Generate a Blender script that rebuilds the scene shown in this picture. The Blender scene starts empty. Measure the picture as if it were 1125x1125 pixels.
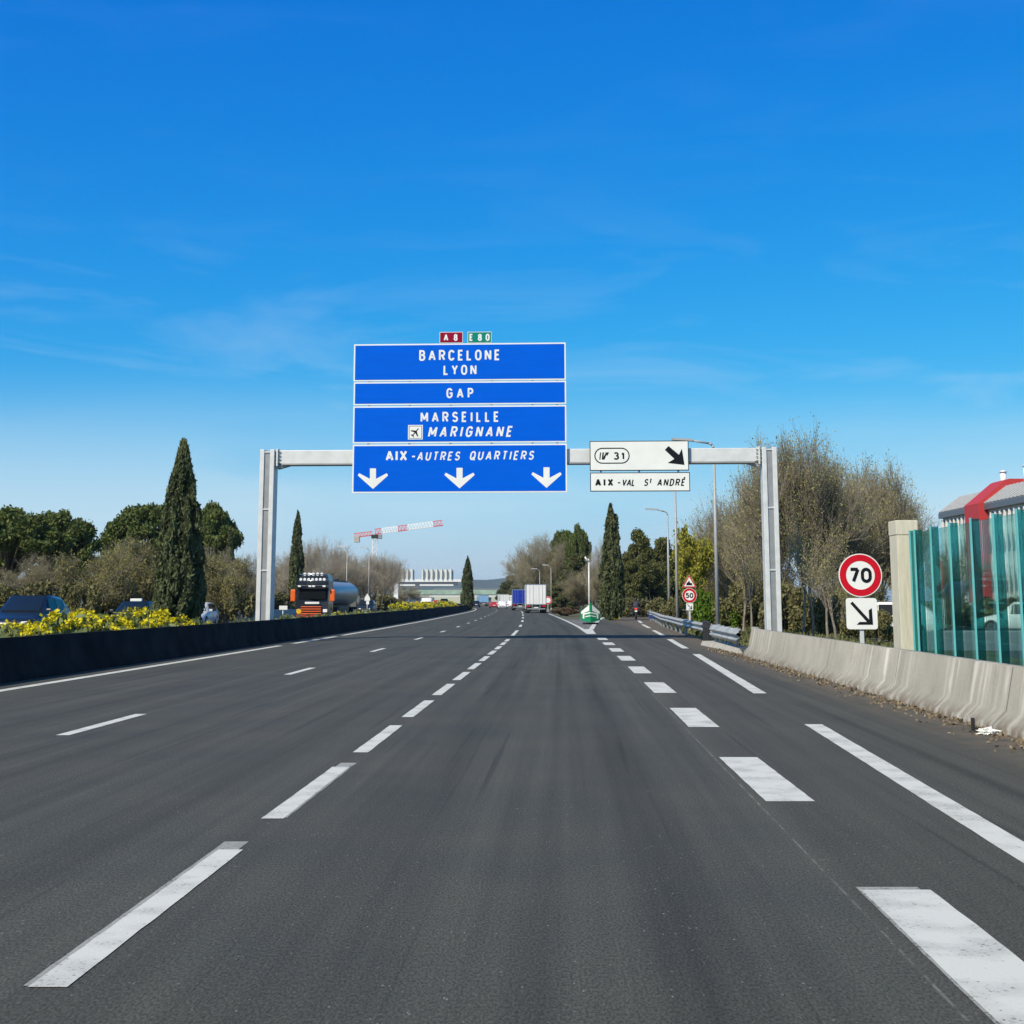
import bpy, bmesh, math, random
import numpy as np
from mathutils import Vector, Matrix

R = math.radians
C = bpy.context.scene.collection
scene = bpy.context.scene
rng = np.random.default_rng(7)
random.seed(7)

# ------------------------------------------------------------------ camera
CAMH = 1.5
FPX = 1560.0            # focal length in pixels of the 1125 px photograph
PPX, PPY, HOR = 562.5, 407.0, 660.0
TH = math.atan((HOR - PPY) / FPX)
cam_data = bpy.data.cameras.new('camera')
cam = bpy.data.objects.new('camera', cam_data)
C.objects.link(cam)
cam.location = (0, 0, CAMH)
cam.rotation_euler = (R(90) + TH, 0, 0)
cam_data.sensor_width = 36
cam_data.lens = 36 * FPX / 1125
cam_data.shift_y = (PPY - 562.5) / 1125
cam_data.clip_start = 0.1
cam_data.clip_end = 30000
scene.camera = cam

# ------------------------------------------------------------------ sun and sky
LDIR = Vector((0.66, 0.82, -0.98)).normalized()
SUN_EL = math.asin(-LDIR.z)
SUN_AZ = math.atan2(-LDIR.x, -LDIR.y)
sun_data = bpy.data.lights.new('sun', 'SUN')
sun_data.energy = 4.9
sun_data.angle = R(0.5)
sun_data.color = (1.0, 0.91, 0.73)
sun = bpy.data.objects.new('sun', sun_data)
C.objects.link(sun)
sun.rotation_euler = LDIR.to_track_quat('-Z', 'Y').to_euler()

world = bpy.data.worlds.new('World')
scene.world = world
world.use_nodes = True
nt = world.node_tree
nt.nodes.clear()
wo = nt.nodes.new('ShaderNodeOutputWorld')
bg = nt.nodes.new('ShaderNodeBackground')
sky = nt.nodes.new('ShaderNodeTexSky')
sky.sky_type = 'NISHITA'
sky.sun_disc = False
sky.sun_elevation = SUN_EL
sky.sun_rotation = SUN_AZ
sky.air_density = 1.0
sky.dust_density = 0.6
sky.ozone_density = 2.5
hs = nt.nodes.new('ShaderNodeHueSaturation')
hs.inputs['Hue'].default_value = 0.497
hs.inputs['Saturation'].default_value = 1.28
hs.inputs['Value'].default_value = 1.0
tc = nt.nodes.new('ShaderNodeTexCoord')
mp = nt.nodes.new('ShaderNodeMapping')
mp.inputs['Scale'].default_value = (2.2, 2.2, 11)
mp.inputs['Rotation'].default_value = (0, R(5), 0)
nz = nt.nodes.new('ShaderNodeTexNoise')
nz.inputs['Scale'].default_value = 2.1
nz.inputs['Detail'].default_value = 7
nz.inputs['Roughness'].default_value = 0.6
nz.inputs['Distortion'].default_value = 0.7
cr = nt.nodes.new('ShaderNodeMapRange')
cr.inputs['From Min'].default_value = 0.5
cr.inputs['From Max'].default_value = 0.8
cr.inputs['To Max'].default_value = 0.30
mx = nt.nodes.new('ShaderNodeMix')
mx.data_type = 'RGBA'
mx.inputs['B'].default_value = (6.3, 8.1, 9.2, 1)
L = nt.links.new
L(sky.outputs[0], hs.inputs['Color'])
L(tc.outputs['Generated'], mp.inputs[0])
L(mp.outputs[0], nz.inputs['Vector'])
L(nz.outputs['Fac'], cr.inputs['Value'])
# the thin cloud lies low over the horizon
sz = nt.nodes.new('ShaderNodeSeparateXYZ')
L(tc.outputs['Generated'], sz.inputs[0])
lo = nt.nodes.new('ShaderNodeMapRange'); lo.interpolation_type = 'SMOOTHSTEP'
lo.inputs['From Min'].default_value = .10; lo.inputs['From Max'].default_value = .30
lo.inputs['To Min'].default_value = 1.0; lo.inputs['To Max'].default_value = .10
L(sz.outputs[2], lo.inputs['Value'])
mm = nt.nodes.new('ShaderNodeMath'); mm.operation = 'MULTIPLY'
L(cr.outputs[0], mm.inputs[0]); L(lo.outputs[0], mm.inputs[1])
hz = nt.nodes.new('ShaderNodeMapRange'); hz.interpolation_type = 'SMOOTHSTEP'
hz.inputs['From Min'].default_value = .03; hz.inputs['From Max'].default_value = .17
hz.inputs['To Min'].default_value = .50; hz.inputs['To Max'].default_value = 0
L(sz.outputs[2], hz.inputs['Value'])
n2 = nt.nodes.new('ShaderNodeTexNoise'); n2.inputs['Scale'].default_value = .9; n2.inputs['Detail'].default_value = 5
L(mp.outputs[0], n2.inputs['Vector'])
h2 = nt.nodes.new('ShaderNodeMapRange'); h2.inputs['From Min'].default_value = .38; h2.inputs['From Max'].default_value = .6; h2.inputs['To Min'].default_value = .25; h2.inputs['To Max'].default_value = 1.5
L(n2.outputs['Fac'], h2.inputs['Value'])
m9 = nt.nodes.new('ShaderNodeMath'); m9.operation = 'MULTIPLY'
L(hz.outputs[0], m9.inputs[0]); L(h2.outputs[0], m9.inputs[1])
ma = nt.nodes.new('ShaderNodeMath'); ma.operation = 'MAXIMUM'
L(mm.outputs[0], ma.inputs[0]); L(m9.outputs[0], ma.inputs[1])
L(ma.outputs[0], mx.inputs['Factor'])
sepc = nt.nodes.new('ShaderNodeSeparateColor')
comb = nt.nodes.new('ShaderNodeCombineColor')
L(hs.outputs[0], sepc.inputs[0])
for ch, (ga, ex) in zip(('Red', 'Green', 'Blue'), ((1.45, 2.1), (.95, .91), (1.04, .40))):
    m0 = nt.nodes.new('ShaderNodeMath'); m0.operation = 'MULTIPLY'; m0.inputs[1].default_value = .1
    m1 = nt.nodes.new('ShaderNodeMath'); m1.operation = 'POWER'; m1.inputs[1].default_value = ex
    m2 = nt.nodes.new('ShaderNodeMath'); m2.operation = 'MULTIPLY'; m2.inputs[1].default_value = ga * 10
    m3 = nt.nodes.new('ShaderNodeMath'); m3.operation = 'MINIMUM'; m3.inputs[1].default_value = 11
    L(sepc.outputs[ch], m0.inputs[0]); L(m0.outputs[0], m1.inputs[0]); L(m1.outputs[0], m2.inputs[0]); L(m2.outputs[0], m3.inputs[0])
    L(m3.outputs[0], comb.inputs[ch])
# the deep tone belongs to the lower sky; overhead the plain sky model stays
szz = nt.nodes.new('ShaderNodeSeparateXYZ'); L(tc.outputs['Generated'], szz.inputs[0])
hi = nt.nodes.new('ShaderNodeMapRange'); hi.interpolation_type = 'SMOOTHSTEP'
hi.inputs['From Min'].default_value = .42; hi.inputs['From Max'].default_value = .75
L(szz.outputs[2], hi.inputs['Value'])
mh = nt.nodes.new('ShaderNodeMix'); mh.data_type = 'RGBA'
L(hi.outputs[0], mh.inputs['Factor']); L(comb.outputs[0], mh.inputs['A']); L(hs.outputs[0], mh.inputs['B'])
L(mh.outputs['Result'], mx.inputs['A'])
L(mx.outputs['Result'], bg.inputs['Color'])
bg.inputs['Strength'].default_value = 0.1
L(bg.outputs[0], wo.inputs[0])

scene.view_settings.view_transform = 'Standard'
scene.view_settings.look = 'None'
scene.view_settings.exposure = 0.0
scene.view_settings.gamma = 1.0
scene.render.engine = 'CYCLES'
scene.cycles.max_bounces = 6
scene.cycles.transparent_max_bounces = 16

# ------------------------------------------------------------------ projection helpers (photo pixel -> place)
def ray(X, Y):
    u = (X - PPX) / FPX
    v = (PPY - Y) / FPX
    return Vector((u, math.cos(TH) - v * math.sin(TH), math.sin(TH) + v * math.cos(TH)))

def at(X, d, Y=HOR):
    r = ray(X, Y)
    t = d / r.y
    return Vector((r.x * t, d, CAMH + r.z * t))

def xat(X, d):
    return at(X, d).x

def zat(Y, d, X=562.5):
    return at(X, d, Y).z

# ------------------------------------------------------------------ materials
def mat(name, col, rough=0.8, metal=0.0, vary=0.12, scale=6.0, bump=0.0, bscale=60.0, spec=0.5, col2=None, emit=None, coords='Object', stretch=None):
    m = bpy.data.materials.new(name)
    m.use_nodes = True
    n = m.node_tree.nodes
    l = m.node_tree.links.new
    b = n['Principled BSDF']
    b.inputs['Roughness'].default_value = rough
    b.inputs['Metallic'].default_value = metal
    b.inputs['Specular IOR Level'].default_value = spec
    t = n.new('ShaderNodeTexCoord')
    vec = t.outputs[coords]
    if stretch:
        mpn = n.new('ShaderNodeMapping')
        mpn.inputs['Scale'].default_value = stretch
        l(vec, mpn.inputs[0])
        vec = mpn.outputs[0]
    nzn = n.new('ShaderNodeTexNoise')
    nzn.inputs['Scale'].default_value = scale
    nzn.inputs['Detail'].default_value = 5
    l(vec, nzn.inputs['Vector'])
    mr = n.new('ShaderNodeMapRange')
    mr.inputs['From Min'].default_value = 0.3
    mr.inputs['From Max'].default_value = 0.7
    l(nzn.outputs['Fac'], mr.inputs['Value'])
    mixn = n.new('ShaderNodeMix')
    mixn.data_type = 'RGBA'
    c1 = [c * (1 - vary) for c in col]
    c2 = list(col2) if col2 else [min(1, c * (1 + vary)) for c in col]
    mixn.inputs['A'].default_value = (*c1, 1)
    mixn.inputs['B'].default_value = (*c2, 1)
    l(mr.outputs[0], mixn.inputs['Factor'])
    l(mixn.outputs['Result'], b.inputs['Base Color'])
    if emit:
        b.inputs['Emission Color'].default_value = (*emit[0], 1)
        b.inputs['Emission Strength'].default_value = emit[1]
    if bump:
        bn = n.new('ShaderNodeTexNoise')
        bn.inputs['Scale'].default_value = bscale
        bn.inputs['Detail'].default_value = 4
        l(vec, bn.inputs['Vector'])
        bp = n.new('ShaderNodeBump')
        bp.inputs['Strength'].default_value = bump
        bp.inputs['Distance'].default_value = 0.02
        l(bn.outputs['Fac'], bp.inputs['Height'])
        l(bp.outputs[0], b.inputs['Normal'])
    return m

def leaf_mat(name, dark, light, trans=0.25, nscale=1.2):
    m = bpy.data.materials.new(name)
    m.use_nodes = True
    n = m.node_tree.nodes
    l = m.node_tree.links.new
    b = n['Principled BSDF']
    b.inputs['Roughness'].default_value = 0.65
    b.inputs['Specular IOR Level'].default_value = 0.25
    a = n.new('ShaderNodeAttribute')
    a.attribute_name = 'tint'
    g = n.new('ShaderNodeNewGeometry')
    nzn = n.new('ShaderNodeTexNoise')
    nzn.inputs['Scale'].default_value = nscale
    nzn.inputs['Detail'].default_value = 3
    l(g.outputs['Position'], nzn.inputs['Vector'])
    ad = n.new('ShaderNodeMath')
    ad.operation = 'MULTIPLY_ADD'
    ad.inputs[1].default_value = 0.5
    l(a.outputs['Fac'], ad.inputs[0])
    mr = n.new('ShaderNodeMapRange')
    mr.inputs['From Min'].default_value = 0.3
    mr.inputs['From Max'].default_value = 0.7
    mr.inputs['To Max'].default_value = 0.5
    l(nzn.outputs['Fac'], mr.inputs['Value'])
    l(mr.outputs[0], ad.inputs[2])
    mixn = n.new('ShaderNodeMix')
    mixn.data_type = 'RGBA'
    mixn.inputs['A'].default_value = (*dark, 1)
    mixn.inputs['B'].default_value = (*light, 1)
    l(ad.outputs[0], mixn.inputs['Factor'])
    l(mixn.outputs['Result'], b.inputs['Base Color'])
    if trans:
        tr = n.new('ShaderNodeBsdfTranslucent')
        l(mixn.outputs['Result'], tr.inputs['Color'])
        ms = n.new('ShaderNodeMixShader')
        ms.inputs[0].default_value = trans
        l(b.outputs[0], ms.inputs[1])
        l(tr.outputs[0], ms.inputs[2])
        l(ms.outputs[0], n['Material Output'].inputs['Surface'])
    return m

M = {}
M['steel'] = mat('galvanised_steel', (0.66, 0.67, 0.66), 0.5, 0.15, 0.10, 2.5, 0.05, 30)
M['steel_grey'] = mat('grey_steel', (0.30, 0.31, 0.32), 0.5, 0.3, 0.10, 3)
M['rail'] = mat('rail_steel', (0.40, 0.40, 0.38), 0.5, 0.1, 0.3, 3)
M['lamp_steel'] = mat('lamp_steel', (.36, .37, .37), .55, .1, .1, 3)
M['dark'] = mat('dark_plastic', (0.02, 0.02, 0.022), 0.5)
M['rubber'] = mat('rubber', (0.018, 0.018, 0.018), 0.85)
M['sign_blue'] = mat('sign_blue', (0.0, 0.108, 0.66), 0.55, 0, 0.05, 1.5, stretch=(0.6, 0.6, 5), spec=.04)
M['sign_white'] = mat('sign_white', (0.79, 0.80, 0.77), 0.5, 0, 0.04, 2, spec=.15)
M['sign_red'] = mat('sign_red', (0.55, 0.008, 0.022), 0.5, 0, 0.06, spec=.12)
M['sign_crimson'] = mat('sign_crimson', (0.26, 0.002, 0.03), 0.5, 0, 0.06, spec=.12)
M['sign_teal'] = mat('sign_teal', (0.0, 0.22, 0.17), 0.5, 0, 0.06, spec=.12)
M['sign_green'] = mat('sign_green', (0.0, 0.21, 0.09), 0.45, 0, 0.08)
M['sign_black'] = mat('sign_black', (0.010, 0.012, 0.016), 0.6, spec=.08)
M['bark'] = mat('bark', (0.13, 0.105, 0.08), 0.95, 0, 0.35, 5, 0.4, 20)
M['bark_pale'] = mat('pale_bark', (0.24, 0.20, 0.16), 0.95, 0, 0.3, 5, 0.3, 20)
M['twig'] = mat('twig', (0.29, 0.25, 0.19), 0.95, 0, 0.3, 0.5)
M['twig_grey'] = mat('grey_twig', (0.40, 0.35, 0.28), 0.95, 0, 0.25, 0.6)
M['bud'] = leaf_mat('bud_leaf', (0.20, 0.18, 0.08), (0.46, 0.42, 0.20), 0.3)
M['bud_spring'] = leaf_mat('spring_bud', (0.20, 0.20, 0.06), (0.44, 0.44, 0.18), 0.3)
M['bud_olive'] = leaf_mat('olive_bud', (0.15, 0.14, 0.045), (0.36, 0.33, 0.12), 0.3)
M['bud_grey'] = leaf_mat('grey_bud', (0.22, 0.18, 0.12), (0.38, 0.33, 0.23), 0.2)
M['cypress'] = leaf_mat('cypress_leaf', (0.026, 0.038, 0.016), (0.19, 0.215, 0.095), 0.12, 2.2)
M['pine'] = leaf_mat('pine_leaf', (0.026, 0.050, 0.012), (0.17, 0.205, 0.050), 0.2, 0.7)
M['evergreen'] = leaf_mat('evergreen_leaf', (0.034, 0.046, 0.014), (0.19, 0.19, 0.06), 0.18, 0.7)
M['yellowgreen'] = leaf_mat('yellow_green_leaf', (0.20, 0.21, 0.025), (0.50, 0.48, 0.07), 0.35)
M['freshgreen'] = leaf_mat('fresh_green_leaf', (0.06, 0.12, 0.012), (0.18, 0.30, 0.03), 0.3)
M['shrub'] = leaf_mat('shrub_leaf', (0.08, 0.08, 0.032), (0.26, 0.24, 0.10), 0.2)
M['redshrub'] = leaf_mat('red_shrub_leaf', (0.10, 0.065, 0.04), (0.24, 0.17, 0.11), 0.2)
M['euphorbia'] = leaf_mat('euphorbia_leaf', (0.07, 0.10, 0.035), (0.26, 0.30, 0.13), 0.25, 3)
M['blossom'] = leaf_mat('yellow_blossom', (0.55, 0.46, 0.01), (0.86, 0.74, 0.02), 0.25, 3)
M['concrete'] = mat('concrete', (0.42, 0.40, 0.35), 0.9, 0, 0.15, 3, 0.2, 40)
M['concrete_cream'] = mat('cream_concrete', (0.60, 0.56, 0.44), 0.9, 0, 0.12, 4, 0.25, 12, stretch=(6, 6, 0.6))
M['glasscar'] = mat('car_glass', (0.010, 0.013, 0.016), 0.08, 0, 0.1, 1, spec=0.2)
M['chrome'] = mat('chrome', (0.6, 0.62, 0.64), 0.22, 0.95, 0.05)
M['white_paint'] = mat('white_paint', (0.80, 0.80, 0.79), 0.4, 0, 0.04, 1.5)
M['lamp_white'] = mat('lamp_lens', (0.85, 0.86, 0.86), 0.15, 0, 0.03)
M['tail_red'] = mat('tail_lens', (0.5, 0.01, 0.01), 0.2, 0, 0.05)
M['orange'] = mat('orange_paint', (0.80, 0.13, 0.015), 0.4, 0, 0.06)
M['red_paint'] = mat('red_paint', (0.42, 0.02, 0.015), 0.4, 0, 0.06)

# ------------------------------------------------------------------ object helpers
def tag(o, label=None, cat=None, group=None, kind=None):
    if label: o['label'] = label
    if cat: o['category'] = cat
    if group: o['group'] = group
    if kind: o['kind'] = kind
    return o

def thing(name, label, cat, loc=(0, 0, 0), rz=0.0, group=None):
    o = bpy.data.objects.new(name, None)
    C.objects.link(o)
    o.location = loc
    o.rotation_euler = (0, 0, rz)
    o.empty_display_size = 0.2
    return tag(o, label, cat, group)

def dup(root, loc, rz, label, group=None, scale=None):
    r = root.copy()
    C.objects.link(r)
    r.location = loc
    r.rotation_euler = (0, 0, rz)
    if scale: r.scale = scale
    r['label'] = label
    if group: r['group'] = group
    for ch in list(root.children):
        c = ch.copy()
        C.objects.link(c)
        c.parent = r
        for g in ch.children:
            d = g.copy()
            C.objects.link(d)
            d.parent = c
    return r

class MB:
    """collects boxes, tubes and prisms for ONE mesh object"""
    def __init__(self):
        self.bm = bmesh.new()
    def face(self, pts):
        vs = [self.bm.verts.new(p) for p in pts]
        try:
            return self.bm.faces.new(vs)
        except ValueError:
            return None
    def box(self, x0, x1, y0, y1, z0, z1, bev=0.0, mtx=None):
        g = bmesh.ops.create_cube(self.bm, size=1)
        vs = g['verts']
        for v in vs:
            v.co = Vector((x0 + (v.co.x + .5) * (x1 - x0), y0 + (v.co.y + .5) * (y1 - y0), z0 + (v.co.z + .5) * (z1 - z0)))
        es = list({e for v in vs for e in v.link_edges})
        if bev:
            r = bmesh.ops.bevel(self.bm, geom=es, offset=bev, segments=2, affect='EDGES', profile=0.5)
            vs = list({v for f in r['faces'] for v in f.verts} | {v for v in vs if v.is_valid})
        if mtx:
            for v in vs: v.co = mtx @ v.co
        return self
    def tube(self, p0, p1, r0, r1=None, n=8, caps=True):
        r1 = r0 if r1 is None else r1
        p0, p1 = Vector(p0), Vector(p1)
        d = (p1 - p0).normalized()
        a = d.orthogonal().normalized()
        b = d.cross(a)
        A = [self.bm.verts.new(p0 + (a * math.cos(t) + b * math.sin(t)) * r0) for t in [2 * math.pi * i / n for i in range(n)]]
        B = [self.bm.verts.new(p1 + (a * math.cos(t) + b * math.sin(t)) * r1) for t in [2 * math.pi * i / n for i in range(n)]]
        for i in range(n):
            f = self.bm.faces.new((A[i], A[(i + 1) % n], B[(i + 1) % n], B[i]))
            f.smooth = n > 6
        if caps:
            self.bm.faces.new(A[::-1]); self.bm.faces.new(B)
        return self
    def path(self, pts, r, n=6):
        for i in range(len(pts) - 1):
            self.tube(pts[i], pts[i + 1], r if not isinstance(r, (list, tuple)) else r[i], r if not isinstance(r, (list, tuple)) else r[i + 1], n)
        return self
    def prism(self, poly, f3, t0, t1):
        """poly in 2-D, f3(u, v, t) maps to 3-D, extruded t0..t1"""
        A = [self.bm.verts.new(f3(u, v, t0)) for u, v in poly]
        B = [self.bm.verts.new(f3(u, v, t1)) for u, v in poly]
        n = len(poly)
        for i in range(n):
            self.bm.faces.new((A[i], A[(i + 1) % n], B[(i + 1) % n], B[i]))
        self.bm.faces.new(A[::-1]); self.bm.faces.new(B)
        return self
    def loft(self, rings, smooth=True, cap=True):
        V = [[self.bm.verts.new(p) for p in r] for r in rings]
        n = len(rings[0])
        for i in range(len(V) - 1):
            for j in range(n):
                f = self.bm.faces.new((V[i][j], V[i][(j + 1) % n], V[i + 1][(j + 1) % n], V[i + 1][j]))
                f.smooth = smooth
        if cap:
            self.bm.faces.new(V[0][::-1]); self.bm.faces.new(V[-1])
        return self
    def build(self, name, m, parent=None, normals=True):
        me = bpy.data.meshes.new(name)
        if normals:
            bmesh.ops.recalc_face_normals(self.bm, faces=self.bm.faces[:])
        self.bm.to_mesh(me)
        self.bm.free()
        if m: me.materials.append(m)
        o = bpy.data.objects.new(name, me)
        C.objects.link(o)
        if parent: o.parent = parent
        return o

def np_mesh(name, verts, faces, m, parent=None, tint=None, smooth=False):
    verts = np.asarray(verts, dtype=np.float32)
    faces = np.asarray(faces, dtype=np.int32)
    me = bpy.data.meshes.new(name)
    nf, k = faces.shape
    me.vertices.add(len(verts)); me.vertices.foreach_set('co', verts.ravel())
    me.loops.add(nf * k); me.loops.foreach_set('vertex_index', faces.ravel())
    me.polygons.add(nf)
    me.polygons.foreach_set('loop_start', np.arange(0, nf * k, k, dtype=np.int32))
    if smooth:
        me.polygons.foreach_set('use_smooth', np.ones(nf, dtype=bool))
    if tint is not None:
        a = me.attributes.new('tint', 'FLOAT', 'FACE')
        a.data.foreach_set('value', np.asarray(tint, dtype=np.float32))
    me.update(calc_edges=True)
    me.validate()
    me.materials.append(m)
    o = bpy.data.objects.new(name, me)
    C.objects.link(o)
    if parent: o.parent = parent
    return o

# ------------------------------------------------------------------ the road's line in plan
_hd_y = np.array([-60, 0, 40, 60, 90, 120, 190, 240, 300, 400, 700, 1500])
_hd_v = np.array([.036, .036, .033, .027, .0145, .009, .004, -.015, -.055, -.10, -.16, -.20])
_yy = np.arange(-60, 1500, 1.0)
_xx = np.cumsum(np.interp(_yy, _hd_y, _hd_v))
_xx = _xx - np.interp(5.6, _yy, _xx) - 1.835
def cx(d):
    return float(np.interp(d, _yy, _xx))
def hd(d):
    return float(np.interp(d, _hd_y, _hd_v))
def f_edge_right(d):          # right white line of the exit lane, metres from the dashed line
    return float(np.interp(d, [0, 8.5, 17.5, 23.4, 41, 50, 72, 90, 119, 150, 190, 230], [4.55, 4.79, 5.09, 5.25, 5.85, 6.1, 6.9, 7.65, 9.4, 12.5, 18.5, 27]))
def f_exit_right(d):
    return float(np.interp(d, [0, 43, 52, 65, 85, 103, 119, 150, 190, 230], [7.2, 7.25, 7.4, 7.8, 8.6, 9.8, 10.6, 13.7, 19.7, 28.3]))
def f_gore(d):                # left side of the exit road beyond the nose
    return float(np.interp(d, [0, 69, 72, 78, 90, 113, 130, 150, 190, 230], [3.5, 3.5, 3.75, 4.1, 4.7, 6.1, 7.4, 9.2, 14.5, 22]))

def ribbon(name, fl, fr, d0, d1, step, z, m, nu=2, uv=True, parent=None):
    ds = np.concatenate([np.arange(d0, d1, step), [d1]])
    V, F, U = [], [], []
    for d in ds:
        a, b = fl(d), fr(d)
        for k in range(nu):
            o = a + (b - a) * k / (nu - 1)
            V.append((cx(d) + o, d, z)); U.append((o, d))
    for i in range(len(ds) - 1):
        for k in range(nu - 1):
            F.append((i * nu + k, i * nu + k + 1, (i + 1) * nu + k + 1, (i + 1) * nu + k))
    o = np_mesh(name, V, F, m, parent)
    ul = o.data.uv_layers.new(name='road')
    idx = np.empty(len(o.data.loops), dtype=np.int32)
    o.data.loops.foreach_get('vertex_index', idx)
    ul.data.foreach_set('uv', np.asarray(U, dtype=np.float32)[idx].ravel())
    return o

def asphalt(name, base, brown, tracks=True, dirt=True):
    m = bpy.data.materials.new(name)
    m.use_nodes = True
    n = m.node_tree.nodes
    l = m.node_tree.links.new
    b = n['Principled BSDF']
    b.inputs['Roughness'].default_value = 0.85
    b.inputs['Specular IOR Level'].default_value = 0.3
    uv = n.new('ShaderNodeUVMap'); uv.uv_map = 'road'
    g = n.new('ShaderNodeNewGeometry')
    sep = n.new('ShaderNodeSeparateXYZ')
    l(uv.outputs[0], sep.inputs[0])
    def noise(vec, sc, det=4, rough=.55):
        t = n.new('ShaderNodeTexNoise')
        t.inputs['Scale'].default_value = sc
        t.inputs['Detail'].default_value = det
        t.inputs['Roughness'].default_value = rough
        l(vec, t.inputs['Vector'])
        return t.outputs['Fac']
    def mrange(v, a, b_, c, d):
        t = n.new('ShaderNodeMapRange')
        t.inputs['From Min'].default_value = a; t.inputs['From Max'].default_value = b_
        t.inputs['To Min'].default_value = c; t.inputs['To Max'].default_value = d
        l(v, t.inputs['Value'])
        return t.outputs[0]
    def math_(op, a, b_):
        t = n.new('ShaderNodeMath'); t.operation = op
        for k, v in enumerate((a, b_)):
            if isinstance(v, (int, float)): t.inputs[k].default_value = v
            else: l(v, t.inputs[k])
        return t.outputs[0]
    def mixc(f, a, b_):
        t = n.new('ShaderNodeMix'); t.data_type = 'RGBA'
        if isinstance(f, float): t.inputs['Factor'].default_value = f
        else: l(f, t.inputs['Factor'])
        for nm, v in (('A', a), ('B', b_)):
            if isinstance(v, tuple): t.inputs[nm].default_value = (*v, 1)
            else: l(v, t.inputs[nm])
        return t.outputs['Result']
    gmap = n.new('ShaderNodeMapping'); gmap.inputs['Scale'].default_value = (1, .38, 1)
    l(g.outputs['Position'], gmap.inputs[0])
    grain = noise(gmap.outputs[0], 85, 4, .75)
    big = noise(g.outputs['Position'], .5, 5)
    mpn = n.new('ShaderNodeMapping'); mpn.inputs['Scale'].default_value = (2.2, .035, 1)
    l(uv.outputs[0], mpn.inputs[0])
    streak = noise(mpn.outputs[0], 1.6, 6, .62)
    f = math_('MULTIPLY', mrange(grain, .38, .62, .55, 1.47), mrange(big, .3, .7, .92, 1.07))
    f = math_('MULTIPLY', f, mrange(streak, .32, .68, .78, 1.18))
    if tracks:
        # tyre-polished bands that run along the lanes
        u = sep.outputs[0]
        tot = None
        for c_, w_, a_ in ((0.95, .42, .17), (2.55, .36, .30), (-2.75, .45, .10), (-.95, .45, .10), (-6.3, .5, .10), (-4.6, .5, .10), (1.95, .12, .15), (5.6, .12, .16), (5.95, .07, .14)):
            dd = math_('ABSOLUTE', math_('SUBTRACT', u, c_), 0)
            t = n.new('ShaderNodeMapRange'); t.interpolation_type = 'SMOOTHSTEP'
            t.inputs['From Min'].default_value = 0; t.inputs['From Max'].default_value = w_
            t.inputs['To Min'].default_value = a_; t.inputs['To Max'].default_value = 0
            l(dd, t.inputs['Value'])
            tot = t.outputs[0] if tot is None else math_('ADD', tot, t.outputs[0])
        mpn2 = n.new('ShaderNodeMapping'); mpn2.inputs['Scale'].default_value = (.9, .06, 1)
        l(uv.outputs[0], mpn2.inputs[0])
        tot = math_('MULTIPLY', tot, mrange(noise(mpn2.outputs[0], 2, 4), .3, .65, .35, 1.45))
        f = math_('MULTIPLY', f, math_('SUBTRACT', 1.0, tot))
        # narrow skid marks
        mpn3 = n.new('ShaderNodeMapping'); mpn3.inputs['Scale'].default_value = (7, .07, 1)
        mpn3.inputs['Rotation'].default_value = (0, 0, .012)
        l(uv.outputs[0], mpn3.inputs[0])
        sk = mrange(noise(mpn3.outputs[0], 1.3, 3, .5), .62, .72, 0, .30)
        f = math_('MULTIPLY', f, math_('SUBTRACT', 1.0, sk))
    col = mixc(mrange(big, .35, .65, 0, 1), base, brown)
    if tracks:
        col = mixc(mrange(sep.outputs[0], 3.45, 3.55, 0, .8), col, brown)
    sc = n.new('ShaderNodeVectorMath'); sc.operation = 'SCALE'
    l(col, sc.inputs[0]); l(f, sc.inputs['Scale'])
    col = sc.outputs[0]
    if tracks:
        sm = math_('ABSOLUTE', math_('SUBTRACT', sep.outputs[0], 3.49), 0)
        seam = math_('MULTIPLY', mrange(sm, .002, .011, 1, 0), mrange(noise(g.outputs['Position'], 3.2, 6, .7), .44, .62, .05, .8))
        col = mixc(seam, col, (.24, .235, .22))
        sm2 = math_('ABSOLUTE', math_('SUBTRACT', sep.outputs[0], -3.48), 0)
        seam2 = math_('MULTIPLY', mrange(sm2, .008, .03, 1, 0), mrange(noise(g.outputs['Position'], 1.7, 4), .35, .6, 0, .6))
        col = mixc(seam2, col, (.035, .035, .035))
    # pale stone chips
    vo = n.new('ShaderNodeTexVoronoi'); vo.inputs['Scale'].default_value = 34
    l(gmap.outputs[0], vo.inputs['Vector'])
    chip = math_('MULTIPLY', mrange(vo.outputs['Distance'], .10, .2, 1, 0), mrange(noise(g.outputs['Position'], 9, 2), .52, .66, 0, .7))
    col = mixc(chip, col, (.27, .265, .25))
    if dirt:
        # dry grit and leaf litter gathered at the foot of the concrete barrier
        dr = math_('MULTIPLY', mrange(sep.outputs[0], 6.0, 7.05, 0, 1), mrange(noise(g.outputs['Position'], 2.6, 7, .7), .36, .6, 0, 1))
        dcol = mixc(noise(g.outputs['Position'], 30, 3), (.07, .055, .042), (.24, .19, .14))
        col = mixc(dr, col, dcol)
    l(col, b.inputs['Base Color'])
    bp = n.new('ShaderNodeBump'); bp.inputs['Strength'].default_value = .5; bp.inputs['Distance'].default_value = .008
    l(grain, bp.inputs['Height']); l(bp.outputs[0], b.inputs['Normal'])
    return m

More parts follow.
